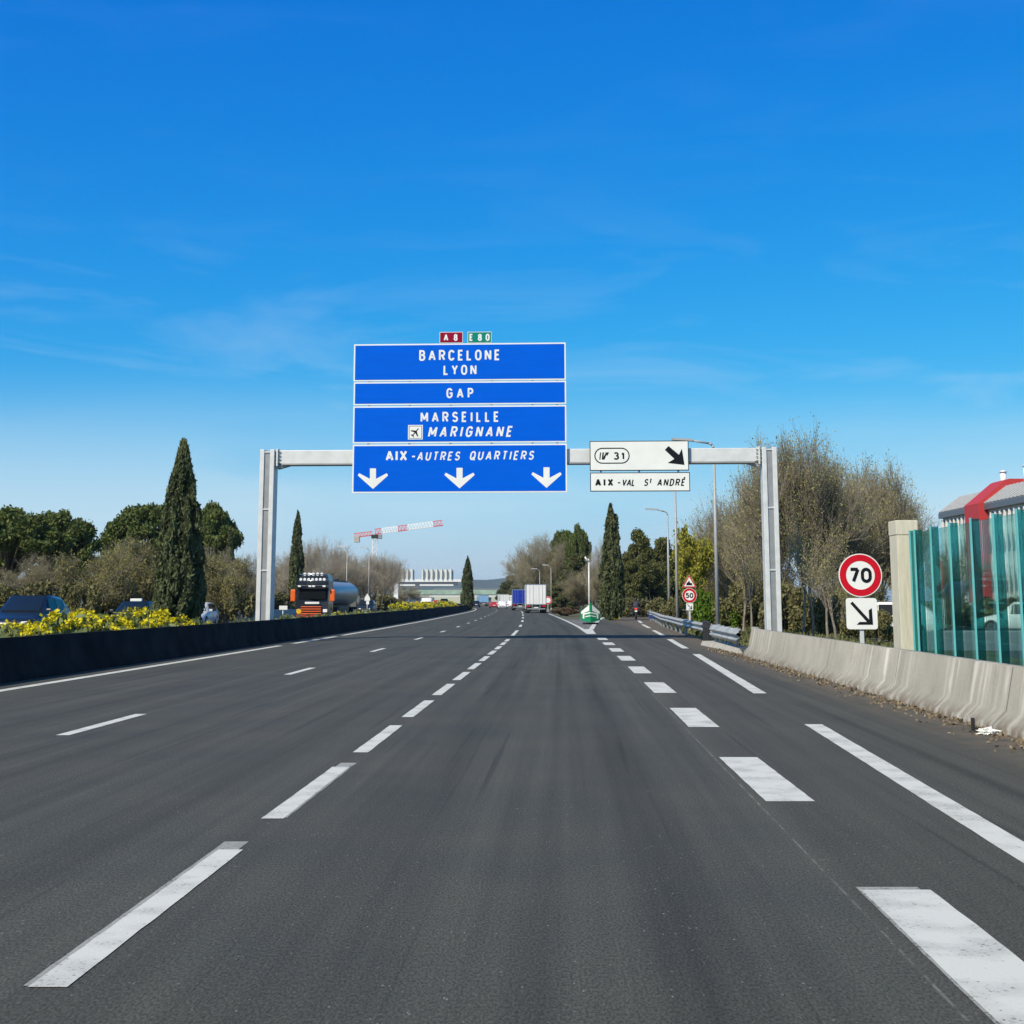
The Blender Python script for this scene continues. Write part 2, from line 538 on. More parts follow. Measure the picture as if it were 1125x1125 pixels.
def paint(name, base=(.62, .63, .59), under=(.10, .10, .10), thr=.30):
    m = bpy.data.materials.new(name)
    m.use_nodes = True
    n = m.node_tree.nodes
    l = m.node_tree.links.new
    b = n['Principled BSDF']
    b.inputs['Roughness'].default_value = .7
    g = n.new('ShaderNodeNewGeometry')
    a = n.new('ShaderNodeTexNoise'); a.inputs['Scale'].default_value = 38; a.inputs['Detail'].default_value = 6; a.inputs['Roughness'].default_value = .7
    l(g.outputs['Position'], a.inputs['Vector'])
    a2 = n.new('ShaderNodeTexNoise'); a2.inputs['Scale'].default_value = 3; a2.inputs['Detail'].default_value = 4
    l(g.outputs['Position'], a2.inputs['Vector'])
    ad = n.new('ShaderNodeMath'); ad.operation = 'MULTIPLY_ADD'; ad.inputs[1].default_value = .35
    l(a2.outputs['Fac'], ad.inputs[0]); l(a.outputs['Fac'], ad.inputs[2])
    mr = n.new('ShaderNodeMapRange'); mr.inputs['From Min'].default_value = thr + .17; mr.inputs['From Max'].default_value = thr + .28
    l(ad.outputs[0], mr.inputs['Value'])
    mixn = n.new('ShaderNodeMix'); mixn.data_type = 'RGBA'
    mixn.inputs['A'].default_value = (*under, 1); 
    tone = n.new('ShaderNodeMix'); tone.data_type = 'RGBA'
    tone.inputs['A'].default_value = (*[c * .80 for c in base], 1); tone.inputs['B'].default_value = (*base, 1)
    mr2 = n.new('ShaderNodeMapRange'); mr2.inputs['From Min'].default_value = .35; mr2.inputs['From Max'].default_value = .55
    l(a2.outputs['Fac'], mr2.inputs['Value']); l(mr2.outputs[0], tone.inputs['Factor'])
    l(tone.outputs['Result'], mixn.inputs['B'])
    l(mr.outputs[0], mixn.inputs['Factor'])
    l(mixn.outputs['Result'], b.inputs['Base Color'])
    bp = n.new('ShaderNodeBump'); bp.inputs['Strength'].default_value = .4; bp.inputs['Distance'].default_value = .006
    l(a.outputs['Fac'], bp.inputs['Height']); l(bp.outputs[0], b.inputs['Normal'])
    return m

M['asphalt'] = asphalt('asphalt', (.064, .068, .059), (.072, .071, .060))
M['asphalt_far'] = asphalt('old_asphalt', (.075, .076, .078), (.085, .083, .08), False, False)
M['gore'] = asphalt('gore_asphalt', (.15, .15, .15), (.17, .165, .16), False, False)
M['paint'] = paint('road_paint')
M['old_paint'] = paint('old_road_paint', (.33, .335, .31), (.09, .09, .085), .36)
M['earth'] = mat('earth', (.10, .085, .05), .95, 0, .4, .25, .5, 6, col2=(.14, .14, .06))
M['verge'] = mat('verge', (.085, .08, .035), .95, 0, .5, .8, .5, 8, col2=(.13, .15, .05))

# ------------------------------------------------------------------ the setting
gm = MB()
gm.face([(-9000, -200, -.03), (9000, -200, -.03), (9000, 12000, -.03), (-9000, 12000, -.03)])
tag(gm.build('ground', M['earth'], normals=False), kind='structure')
tag(ribbon('highway_road', lambda d: -9.3, lambda d: 3.5, -40, 900, 3, 0.0, M['asphalt'], 9), kind='structure')
tag(ribbon('exit_road', f_gore, f_exit_right, -40, 230, 2, 0.0, M['asphalt'], 6), kind='structure')
tag(ribbon('gore_pavement', lambda d: 3.5, lambda d: max(3.502, f_gore(d)), 69, 118, 1, 0.0, M['gore'], 3), kind='structure')
tag(ribbon('opposite_road', lambda d: -21.3, lambda d: -13.0, -40, 900, 3, 0.0, M['asphalt_far'], 5), kind='structure')
tag(ribbon('median_ground', lambda d: -13.0, lambda d: -9.3, -40, 900, 4, 0.002, M['verge'], 3), kind='structure')
tag(ribbon('roadside_verge', lambda d: f_exit_right(d), lambda d: f_exit_right(d) + 14, -40, 230, 3, -.012, M['verge'], 4), kind='structure')

def strip(mb, d0, d1, f, w, z=.004, step=1.5):
    if d0 < 30: step = .16
    n = max(1, int((d1 - d0) / step))
    jt = [(random.gauss(0, .0016), random.gauss(0, .0016)) for _ in range(n + 1)]
    if step < 1:
        for i in range(n):
            a = d0 + (d1 - d0) * i / n; b = d0 + (d1 - d0) * (i + 1) / n
            oa, ob = f(a), f(b)
            mb.face([(cx(a) + oa - w / 2 + jt[i][0], a, z), (cx(a) + oa + w / 2 + jt[i][1], a, z), (cx(b) + ob + w / 2 + jt[i + 1][1], b, z), (cx(b) + ob - w / 2 + jt[i + 1][0], b, z)])
        return
    for i in range(n):
        a = d0 + (d1 - d0) * i / n; b = d0 + (d1 - d0) * (i + 1) / n
        oa, ob = f(a), f(b)
        mb.face([(cx(a) + oa - w / 2, a, z), (cx(a) + oa + w / 2, a, z), (cx(b) + ob + w / 2, b, z), (cx(b) + ob - w / 2, b, z)])
# dashed line left of our lane
mk = MB()
d = 5.89 - 4.37 * 2
while d < 58:
    strip(mk, d, d + 3.12, lambda q: 0.0, .155); d += 4.37
for a, b in ((63, 74), (84, 91), (103, 112), (124, 133), (146, 158)):
    strip(mk, a, b, lambda q: 0.0, .16)
strip(mk, 170, 215, lambda q: 0.0, .14)
for k in range(20):
    strip(mk, 224 + 13 * k, 229 + 13 * k, lambda q: 0.0, .16)
tag(mk.build('lane_marking', M['paint'], normals=False), kind='structure')
mk = MB()
for d, o_ in ((5.86, -.03), (5.89 + 4.37, .02)):
    strip(mk, d + .05, d + 3.45, lambda q: o_, .15, .0025)
strip(mk, 4.8, 7.87, lambda q: 3.5 + .24, .33, .0025)
tag(mk.build('old_marking', M['old_paint'], normals=False), kind='structure')
mk = MB()
d = 16.47 - 26.6
while d < 420:
    strip(mk, d, d + 3.05, lambda q: -3.62, .155); d += 13.3
tag(mk.build('lane_marking', M['paint'], normals=False), kind='structure')
mk = MB()
for a, b in ((-30, 48.8), (51.3, 61.2), (63.3, 330)):
    strip(mk, a, b, lambda q: -7.45 + np.interp(q, [90, 200], [0, .3]), .22)
tag(mk.build('edge_marking', M['paint'], normals=False), kind='structure')
mk = MB()
d = 4.72 - 6.4
while d < 62:
    strip(mk, d, d + 3.07, lambda q: 3.5 + .225 + .05 * max(0, min(1, (14 - q) / 7)), .37); d += 6.4
tag(mk.build('exit_lane_marking', M['paint'], normals=False), kind='structure')
mk = MB()
for a, b in ((-30, 17.9), (23.8, 41.1), (46, 57), (62.5, 74), (80, 92), (98, 110)):
    strip(mk, a, b, f_edge_right, .215)
tag(mk.build('edge_marking', M['paint'], normals=False), kind='structure')
mk = MB()
mk.face([(cx(66) + 3.33, 66, .004), (cx(66) + 3.75, 66, .004), (cx(77) + 3.95, 77, .004), (cx(77) + 3.3, 77, .004)])
strip(mk, 77, 170, lambda q: 3.42 - (q - 77) * .004, .2)
strip(mk, 77, 132, lambda q: f_gore(q) - .16, .26)
tag(mk.build('gore_marking', M['paint'], normals=False), kind='structure')

# far hills
hb = []
M['hill'] = mat('hill_scrub', (.06, .085, .085), .95, 0, .2, .004, coords='Object')
V, F = [], []
nx, ny = 60, 12
for j in range(ny):
    for i in range(nx):
        x = -1300 + 1700 * i / (nx - 1)
        y = 3000 + 900 * j / (ny - 1)
        p = math.sin(math.pi * j / (ny - 1))
        h = p * (56 + 5 * math.sin(x / 160.) + 4 * math.sin(x / 71. + 1) + 3 * math.sin(x / 29.))
        V.append((x, y, h - 1))
for j in range(ny - 1):
    for i in range(nx - 1):
        a = j * nx + i
        F.append((a, a + 1, a + nx + 1, a + nx))
tag(np_mesh('hills', V, F, M['hill'], smooth=True), kind='structure')

# ------------------------------------------------------------------ lettering
def arc(cx_, cy_, rx, ry, a0, a1, n=10):
    return [(cx_ + rx * math.cos(R(a0 + (a1 - a0) * i / n)), cy_ + ry * math.sin(R(a0 + (a1 - a0) * i / n))) for i in range(n + 1)]
_O = arc(.5, .66, .5, .34, 0, 180) + arc(.5, .34, .5, .34, 180, 360) + [(1, .66)]
_P = [(0, 0), (0, 1), (.55, 1)] + arc(.55, .74, .45, .26, 90, -90) + [(0, .48)]
GL = {
 'A': (.66, [[(0, 0), (.5, 1), (1, 0)], [(.16, .3), (.84, .3)]]),
 'B': (.56, [[(0, 0), (0, 1), (.5, 1)] + arc(.52, .77, .4, .23, 90, -90) + [(0, .54)], [(.4, .54)] + arc(.55, .27, .45, .27, 90, -90) + [(0, 0)]]),
 'C': (.58, [arc(.5, .68, .5, .32, 20, 180) + arc(.5, .32, .5, .32, 180, 340)]),
 'D': (.58, [[(0, 0), (0, 1), (.4, 1)] + arc(.4, .62, .6, .38, 90, 0) + arc(.4, .38, .6, .38, 0, -90) + [(0, 0)]]),
 'E': (.50, [[(1, 1), (0, 1), (0, 0), (1, 0)], [(0, .52), (.85, .52)]]),
 'É': (.50, [[(1, 1), (0, 1), (0, 0), (1, 0)], [(0, .52), (.85, .52)], [(.4, 1.17), (.85, 1.36)]]),
 'G': (.60, [arc(.5, .68, .5, .32, 20, 180) + arc(.5, .32, .5, .32, 180, 360) + [(1, .48), (.52, .48)]]),
 'I': (.18, [[(.5, 0), (.5, 1)]]),
 'L': (.48, [[(0, 1), (0, 0), (1, 0)]]),
 'M': (.72, [[(0, 0), (0, 1), (.5, .22), (1, 1), (1, 0)]]),
 'N': (.60, [[(0, 0), (0, 1), (1, 0), (1, 1)]]),
 'O': (.60, [_O]),
 'P': (.55, [_P]),
 'Q': (.60, [_O, [(.55, .30), (1.12, -.10)]]),
 'R': (.58, [_P, [(.5, .48), (1, 0)]]),
 'S': (.56, [arc(.5, .76, .47, .24, 20, 270) + arc(.5, .26, .5, .26, 90, -160)]),
 'T': (.54, [[(0, 1), (1, 1)], [(.5, 0), (.5, 1)]]),
 'U': (.58, [[(0, 1), (0, .34)] + arc(.5, .34, .5, .34, 180, 360) + [(1, 1)]]),
 'V': (.62, [[(0, 1), (.5, 0), (1, 1)]]),
 'X': (.62, [[(0, 0), (1, 1)], [(0, 1), (1, 0)]]),
 'Y': (.62, [[(0, 1), (.5, .46), (1, 1)], [(.5, .46), (.5, 0)]]),
 '0': (.56, [_O]),
 '1': (.34, [[(0, .72), (.75, 1), (.75, 0)]]),
 '3': (.54, [arc(.48, .76, .44, .24, 150, -90), arc(.48, .27, .52, .27, 90, -150)]),
 '5': (.55, [[(.92, 1), (.14, 1), (.07, .5)] + arc(.46, .32, .54, .32, 130, -155)]),
 '7': (.54, [[(0, 1), (1, 1), (.35, 0)]]),
 '8': (.56, [arc(.5, .77, .43, .23, -90, 270), arc(.5, .27, .5, .27, 90, 450)]),
 '-': (.5, [[(0, .45), (1, .45)]]),
 ' ': (.42, []),
}

class Plane:
    """a sign's own flat frame: origin, right vector, front normal"""
    def __init__(self, o, yaw):
        self.o = Vector(o)
        self.U = Vector((math.cos(yaw), math.sin(yaw), 0))
        self.N = Vector((math.sin(yaw), -math.cos(yaw), 0))   # towards the driver
        self.V = Vector((0, 0, 1))
    def p(self, u, v, n=0.0):
        return self.o + self.U * u + self.V * v + self.N * n
    def hit(self, X, Y):
        r = ray(X, Y)
        c = Vector((0, 0, CAMH))
        t = (self.o - c).dot(self.N) / r.dot(self.N)
        q = c + r * t - self.o
        return q.dot(self.U), q.dot(self.V)

def ribbon2d(pts, t):
    """left/right offset points of a mitred stroke"""
    out = []
    n = len(pts)
    closed = n > 3 and (Vector(pts[0]) - Vector(pts[-1])).length < 1e-4
    for i in range(n):
        p = Vector(pts[i])
        a = Vector(pts[i - 1]) if i > 0 else (Vector(pts[-2]) if closed else None)
        b = Vector(pts[i + 1]) if i < n - 1 else (Vector(pts[1]) if closed else None)
        d1 = (p - a).normalized() if a is not None and (p - a).length > 1e-6 else None
        d2 = (b - p).normalized() if b is not None and (b - p).length > 1e-6 else None
        if d1 is None: d1 = d2
        if d2 is None: d2 = d1
        n1 = Vector((-d1.y, d1.x)); n2 = Vector((-d2.y, d2.x))
        mdir = (n1 + n2)
        if mdir.length < 1e-3: mdir = n1
        mdir.normalize()
        s = 1 / max(.5, mdir.dot(n1))
        out.append((p + mdir * t / 2 * s, p - mdir * t / 2 * s))
    return out

def glyph(mb, pl, ch, u, v, h, t, wscale=1.0, shear=0.0, n0=0.0):
    w, strokes = GL[ch]
    w = w * h * wscale
    for k, s in enumerate(strokes):
        pts = []
        for (a, b) in s:
            q = (t / 2 + a * max(0.0, w - t), t / 2 + b * (h - t))
            if not pts or (Vector(q) - Vector(pts[-1])).length > 1e-4:
                pts.append(q)
        if len(pts) < 2: continue
        runs, cur = [], [pts[0]]
        for i in range(1, len(pts)):
            cur.append(pts[i])
            if i < len(pts) - 1:
                d1 = (Vector(pts[i]) - Vector(pts[i - 1])).normalized(); d2 = (Vector(pts[i + 1]) - Vector(pts[i])).normalized()
                if d1.dot(d2) < -.15:
                    runs.append(cur); cur = [pts[i]]
        runs.append(cur)
        for q_, run in enumerate(runs):
            rb = ribbon2d(run, t)
            for i in range(len(rb) - 1):
                quad = [rb[i][1], rb[i + 1][1], rb[i + 1][0], rb[i][0]]
                mb.face([pl.p(u + q.x + shear * q.y, v + q.y, n0 + .0012 * (k + q_)) for q in quad])
    return w

def text(mb, pl, s, u0, u1, v, h, t=.16, shear=0.0, n0=.03, wscale=1.0):
    """set a line so that it fills u0..u1 by letter spacing"""
    tot = sum(GL[c][0] * h * wscale for c in s) + shear * h
    gap = (u1 - u0 - tot) / max(1, len(s) - 1)
    u = u0
    for c in s:
        u += glyph(mb, pl, c, u, v, h, t * h, wscale, shear, n0) + gap

# ------------------------------------------------------------------ the sign gantry
GY = 54.5
GYAW = -0.05
gp = Plane((0, GY, 0), GYAW)          # middle plane of posts and beam
sp = Plane(gp.p(0, 0, .38), GYAW)     # front plane of the boards
gantry = thing('sign_gantry', 'galvanised steel portal gantry spanning the motorway, carrying the blue and white boards', 'gantry', gp.p(0, 0))
gantry.rotation_euler = (0, 0, GYAW)
ul = gp.hit(293, 600)[0]; ur = gp.hit(847, 600)[0]
zt = gp.hit(293, 496.5)[1]; ztr = gp.hit(847, 491.5)[1]
ztop = (zt + ztr) / 2
for side, u in ((-1, ul), (1, ur)):
    W = .28
    z1 = ztop + .02
    m1 = MB()
    # two flanges and a recessed web: an H section seen from the road
    m1.box(u - W, u - W + .17, -.36, .36, 0, z1, .015)
    m1.box(u + W - .17, u + W, -.36, .36, 0, z1, .015)
    po = m1.build('post', M['steel'], gantry)
    mw = MB(); mw.box(u - W + .165, u + W - .165, -.31, .31, 0, z1 - .05)
    mw.build('web_plate', M['steel_grey'], po)
    for zz in (z1 * .36, z1 * .68, z1 - .12):
        ms = MB(); ms.box(u - W + .168, u + W - .168, -.345, -.312, zz, zz + .05)
        ms.build('stiffener', M['steel'], po)
    mb_ = MB(); mb_.box(u - .45, u + .45, -.5, .5, -.05, .06, .01)
    mb_.build('base_plate', M['steel_grey'], po)
bh = .52
bm_ = MB()
bm_.box(ul + .30, ur - .30, -.22, .22, ztop - bh, ztop, .02)
beam = bm_.build('beam', M['steel'], gantry)
bf = MB()
bf.box(ul + .55, ur - .55, -.26, .26, ztop - bh - .06, ztop - bh - .002, .01)
bf.build('bottom_flange', M['steel_grey'], beam)
for u in (ul + .38, ur - .38):
    m1 = MB(); m1.box(u - .03, u + .03, -.33, .33, ztop - bh - .1, ztop + .06, .005)
    fl = m1.build('joint_flange', M['steel'], gantry)
    m2 = MB()
    for zz in (ztop - .06, ztop - .2, ztop - .34, ztop - .48):
        m2.tube((u - .12, -.27, zz), (u + .12, -.27, zz), .022, n=6)
    m2.build('bolt', M['steel_grey'], fl)
    s = -1 if u < 0 else 1
    m3 = MB(); m3.prism([(u, ztop - bh - .2), (u, ztop - bh - .06), (u - s * .5, ztop - bh - .06)], lambda a, b, t: Vector((a, t, b)), -.16, .16)
    m3.build('haunch', M['steel_grey'], gantry)
# hangers behind the boards
hm = MB()
for X in (405, 450, 495, 540, 585, 612):
    u = sp.hit(X, 450)[0]
    hm.box(u - .04, u + .04, -.34, -.26, sp.hit(X, 538)[1], sp.hit(X, 380)[1])
for X in (660, 702, 745):
    u = sp.hit(X, 500)[0]
    hm.box(u - .035, u + .035, -.34, -.26, sp.hit(X, 537)[1], sp.hit(X, 486)[1])
hm.build('hanger', M['steel_grey'], gantry)

def board(name, label, X0, X1, Yt, Yb, face, rim, border=.055, group=None, cat='road sign', inset=True):
    u0, vt = sp.hit(X0, Yt); u1, vb = sp.hit(X1, Yb)
    um = (u0 + u1) / 2
    o = thing(name, label, cat, sp.p(um, vb), 0, group)
    inv = Matrix.Translation(-Vector(sp.p(um, vb)))
    def bx(nm, a0, a1, b0, b1, n0, n1, m, bev=0):
        mb = MB()
        mb.prism([(a0, b0), (a1, b0), (a1, b1), (a0, b1)], lambda u, v, t: inv @ sp.p(u, v, t), n0, n1)
        return mb.build(nm, m, o)
    bx('backing', u0, u1, vb, vt, -.06, 0, M[rim])
    bx('face', u0 + border, u1 - border, vb + border, vt - border, .002, .008, M[face])
    return o, inv, (u0, u1, vb, vt)

class LP:                                    # letters in a board's local frame
    def __init__(self, inv): self.inv = inv
    def p(self, u, v, n=0): return self.inv @ sp.p(u, v, n)

def line(inv, o, m, s, X0, X1, Yt, Yb, t=.17, shear=0.0, ws=1.0):
    a, vt = sp.hit(X0, Yt); b, vb = sp.hit(X1, Yb)
    mb = MB()
    text(mb, LP(inv), s, a, b, vb, vt - vb, t, shear, .012, ws)
    mb.build('lettering', m, o, False)

BG = 'blue direction boards hung on the gantry'
o, inv, r = board('direction_board', 'tallest blue board at the top of the gantry reading BARCELONE LYON', 389, 621.7, 378.3, 417.2, 'sign_blue', 'sign_white', group=BG)
line(inv, o, M['sign_white'], 'BARCELONE', 460.7, 549.3, 384.7, 395.8); line(inv, o, M['sign_white'], 'LYON', 487.3, 523.5, 401.0, 411.8)
o['label'] = 'uppermost blue board on the gantry reading BARCELONE LYON'
o, inv, r = board('direction_board', 'narrow blue board reading GAP', 388.7, 622, 420, 443.6, 'sign_blue', 'sign_white', group=BG)
line(inv, o, M['sign_white'], 'GAP', 490.6, 520, 426.4, 437.4)
o, inv, r = board('direction_board', 'blue board reading MARSEILLE MARIGNANE with a plane pictogram', 388.2, 622.3, 446.5, 485.8, 'sign_blue', 'sign_white', group=BG)
line(inv, o, M['sign_white'], 'MARSEILLE', 462.2, 548.2, 452.6, 463.5); line(inv, o, M['sign_white'], 'MARIGNANE', 470, 564.2, 468.5, 480, shear=.2)
lp = LP(inv)
a, vt = sp.hit(448.4, 467); b, vb = sp.hit(464.4, 482.8)
mb = MB(); mb.prism([(a, vb), (b, vb), (b, vt), (a, vt)], lambda u, v, t: lp.p(u, v, t), .010, .014)
pic = mb.build('pictogram', M['sign_white'], o)
mb = MB()
e = .035; w = .018
for (p0, p1, p2, p3) in ((a + e, b - e, vb + e, vb + e + w), (a + e, b - e, vt - e - w, vt - e)):
    mb.prism([(p0, p2), (p1, p2), (p1, p3), (p0, p3)], lambda u, v, t: lp.p(u, v, t), .0145, .0155)
for (p0, p1) in ((a + e, a + e + w), (b - e - w, b - e)):
    mb.prism([(p0, vb + e + w), (p1, vb + e + w), (p1, vt - e - w), (p0, vt - e - w)], lambda u, v, t: lp.p(u, v, t), .0145, .0155)
uc, vc, s_ = (a + b) / 2, (vb + vt) / 2, (b - a) / 2 * .72
plane_poly = [(0, 1), (.09, .8), (.11, .3), (.85, -.2), (.85, -.42), (.11, -.12), (.08, -.62), (.36, -.85), (.36, -1), (0, -.9), (-.36, -1), (-.36, -.85), (-.08, -.62), (-.11, -.12), (-.85, -.42), (-.85, -.2), (-.11, .3), (-.09, .8)]
ca, sa = math.cos(R(-40)), math.sin(R(-40))
mb.prism([(uc + s_ * (x * ca - y * sa), vc + s_ * (x * sa + y * ca)) for x, y in plane_poly], lambda u, v, t: lp.p(u, v, t), .0145, .0158)
mb.build('plane_symbol', M['sign_black'], pic)
o, inv, r = board('direction_board', 'lowest blue board with three white down arrows reading AIX AUTRES QUARTIERS', 387.6, 623, 488.6, 540.8, 'sign_blue', 'sign_white', group=BG)
line(inv, o, M['sign_white'], 'AIX', 423.8, 447.3, 494.8, 506.5, .2, 0, 1.12); line(inv, o, M['sign_white'], '-', 452, 455.5, 496.3, 506)
line(inv, o, M['sign_white'], 'AUTRES', 457.8, 506.5, 496.3, 505.9, .16, .2); line(inv, o, M['sign_white'], 'QUARTIERS', 515.6, 587.8, 495.6, 505.2, .16, .2)

arrow = [(-15, 718), (15, 718), (15, 770), (68, 742), (75, 753), (0, 820), (-75, 753), (-68, 742), (-15, 770)]
lp = LP(inv)
for X in (134, 562, 992):
    pts = [sp.hit(380 + (X + x) / 4.5, 355 + (y - (X - 134) * .006) / 4.5) for x, y in arrow]
    mb = MB(); mb.prism(pts, lambda u, v, t: lp.p(u, v, t), .010, .013); mb.build('arrow', M['sign_white'], o)
RG = 'route number plates above the blue boards'
o, inv, r = board('route_plate', 'crimson route plate reading A 8', 483, 508.4, 364.8, 376.6, 'sign_crimson', 'sign_white', .02, RG)
line(inv, o, M['sign_white'], 'A', 487.5, 494, 367, 374.6, .2); line(inv, o, M['sign_white'], '8', 498.5, 504, 367, 374.6, .2)
o, inv, r = board('route_plate', 'green route plate reading E 80', 513.8, 540, 364.6, 376.5, 'sign_teal', 'sign_white', .02, RG)
line(inv, o, M['sign_white'], 'E', 515.8, 520.5, 366.8, 374.6, .2); line(inv, o, M['sign_white'], '80', 525, 538, 366.8, 374.6, .2)
EG = 'white exit boards hung on the gantry'
o, inv, r = board('exit_board', 'large white exit board with 31 in a capsule and a black slanting arrow', 647.8, 757, 484.6, 516.8, 'sign_white', 'sign_black', .03, EG)
lp = LP(inv)
z7 = lambda x, y: sp.hit(620 + x / 7.5, 470 + y / 7.5)
cap = []
(c0x, cy0), (c1x, cy1) = z7(252, 292), z7(533, 168)
rad = (cy1 - cy0) / 2
cap = [(c1x - rad + rad * math.cos(R(q)), cy0 + rad + rad * math.sin(R(q))) for q in range(-90, 91, 15)] + [(c0x + rad + rad * math.cos(R(q)), cy0 + rad + rad * math.sin(R(q))) for q in range(90, 271, 15)]
cap.append(cap[0])
mb = MB()
rb = ribbon2d(cap, .042)
for i in range(len(rb) - 1):
    mb.face([lp.p(q.x, q.y, .012) for q in (rb[i][1], rb[i + 1][1], rb[i + 1][0], rb[i][0])])
mb.build('capsule_outline', M['sign_black'], o, False)
line(inv, o, M['sign_black'], '3', 673.8, 680, 496.7, 505.2, .2, 0, 1.35); line(inv, o, M['sign_black'], '1', 682.4, 686.8, 496.7, 505.2, .21, 0, 1.3)
mb = MB()
for k, poly in enumerate([[(288, 262), (297, 262), (303, 203), (294, 203)], [(308, 262), (320, 262), (326, 203), (314, 203)], [(316, 262), (330, 262), (346, 222), (336, 214), (326, 234)], [(334, 204), (368, 202), (352, 232)]]):
    mb.face([lp.p(*z7(x, y), .012 + .001 * k) for x, y in poly])
mb.build('exit_symbol', M['sign_black'], o, False)
mb = MB(); mb.prism([z7(x, y) for x, y in [(828, 182), (858, 150), (944, 222), (968, 172), (990, 306), (852, 290), (906, 256)]], lambda u, v, t: lp.p(u, v, t), .010, .013)
mb.build('arrow', M['sign_black'], o)
o, inv, r = board('exit_board', 'small white board under the exit board reading AIX VAL ST ANDRÉ', 648.3, 758.3, 519.3, 539.6, 'sign_white', 'sign_black', .03, EG)
line(inv, o, M['sign_black'], 'AIX', 653.8, 673.8, 525.7, 534.3, .24, 0, 1.15); line(inv, o, M['sign_black'], '-', 678, 680, 526, 534.2, .16)
line(inv, o, M['sign_black'], 'VAL', 682.7, 698.7, 526.4, 534, .17, .2); line(inv, o, M['sign_black'], 'S', 707, 712, 526.2, 534, .17, .2); line(inv, o, M['sign_black'], 'T', 712.8, 717.2, 526.0, 531.2, .22, .2)
line(inv, o, M['sign_black'], 'ANDRÉ', 721.5, 753.6, 526.0, 533.9, .17, .2)


# ------------------------------------------------------------------ barriers
def profile_wall(name, prof, f, d0, d1, step, m, parent=None):
    """prof: list of (offset, z); loft along the road"""
    V, F = [], []
    ds = np.concatenate([np.arange(d0, d1, step), [d1]])
    n = len(prof)
    for d in ds:
        for o, z in prof:
            V.append((cx(d) + f(d) + o, d, z))
    for i in range(len(ds) - 1):
        for k in range(n - 1):
            F.append((i * n + k, i * n + k + 1, (i + 1) * n + k + 1, (i + 1) * n + k))
    a = len(V)
    o = np_mesh(name, V, F, m, parent)
    bm = bmesh.new(); bm.from_mesh(o.data); bm.verts.ensure_lookup_table()
    for e in (0, len(ds) - 1):
        try: bm.faces.new([bm.verts[e * n + k] for k in range(n)])
        except ValueError: pass
    bmesh.ops.recalc_face_normals(bm, faces=bm.faces[:])
    bm.to_mesh(o.data); bm.free()
    return o

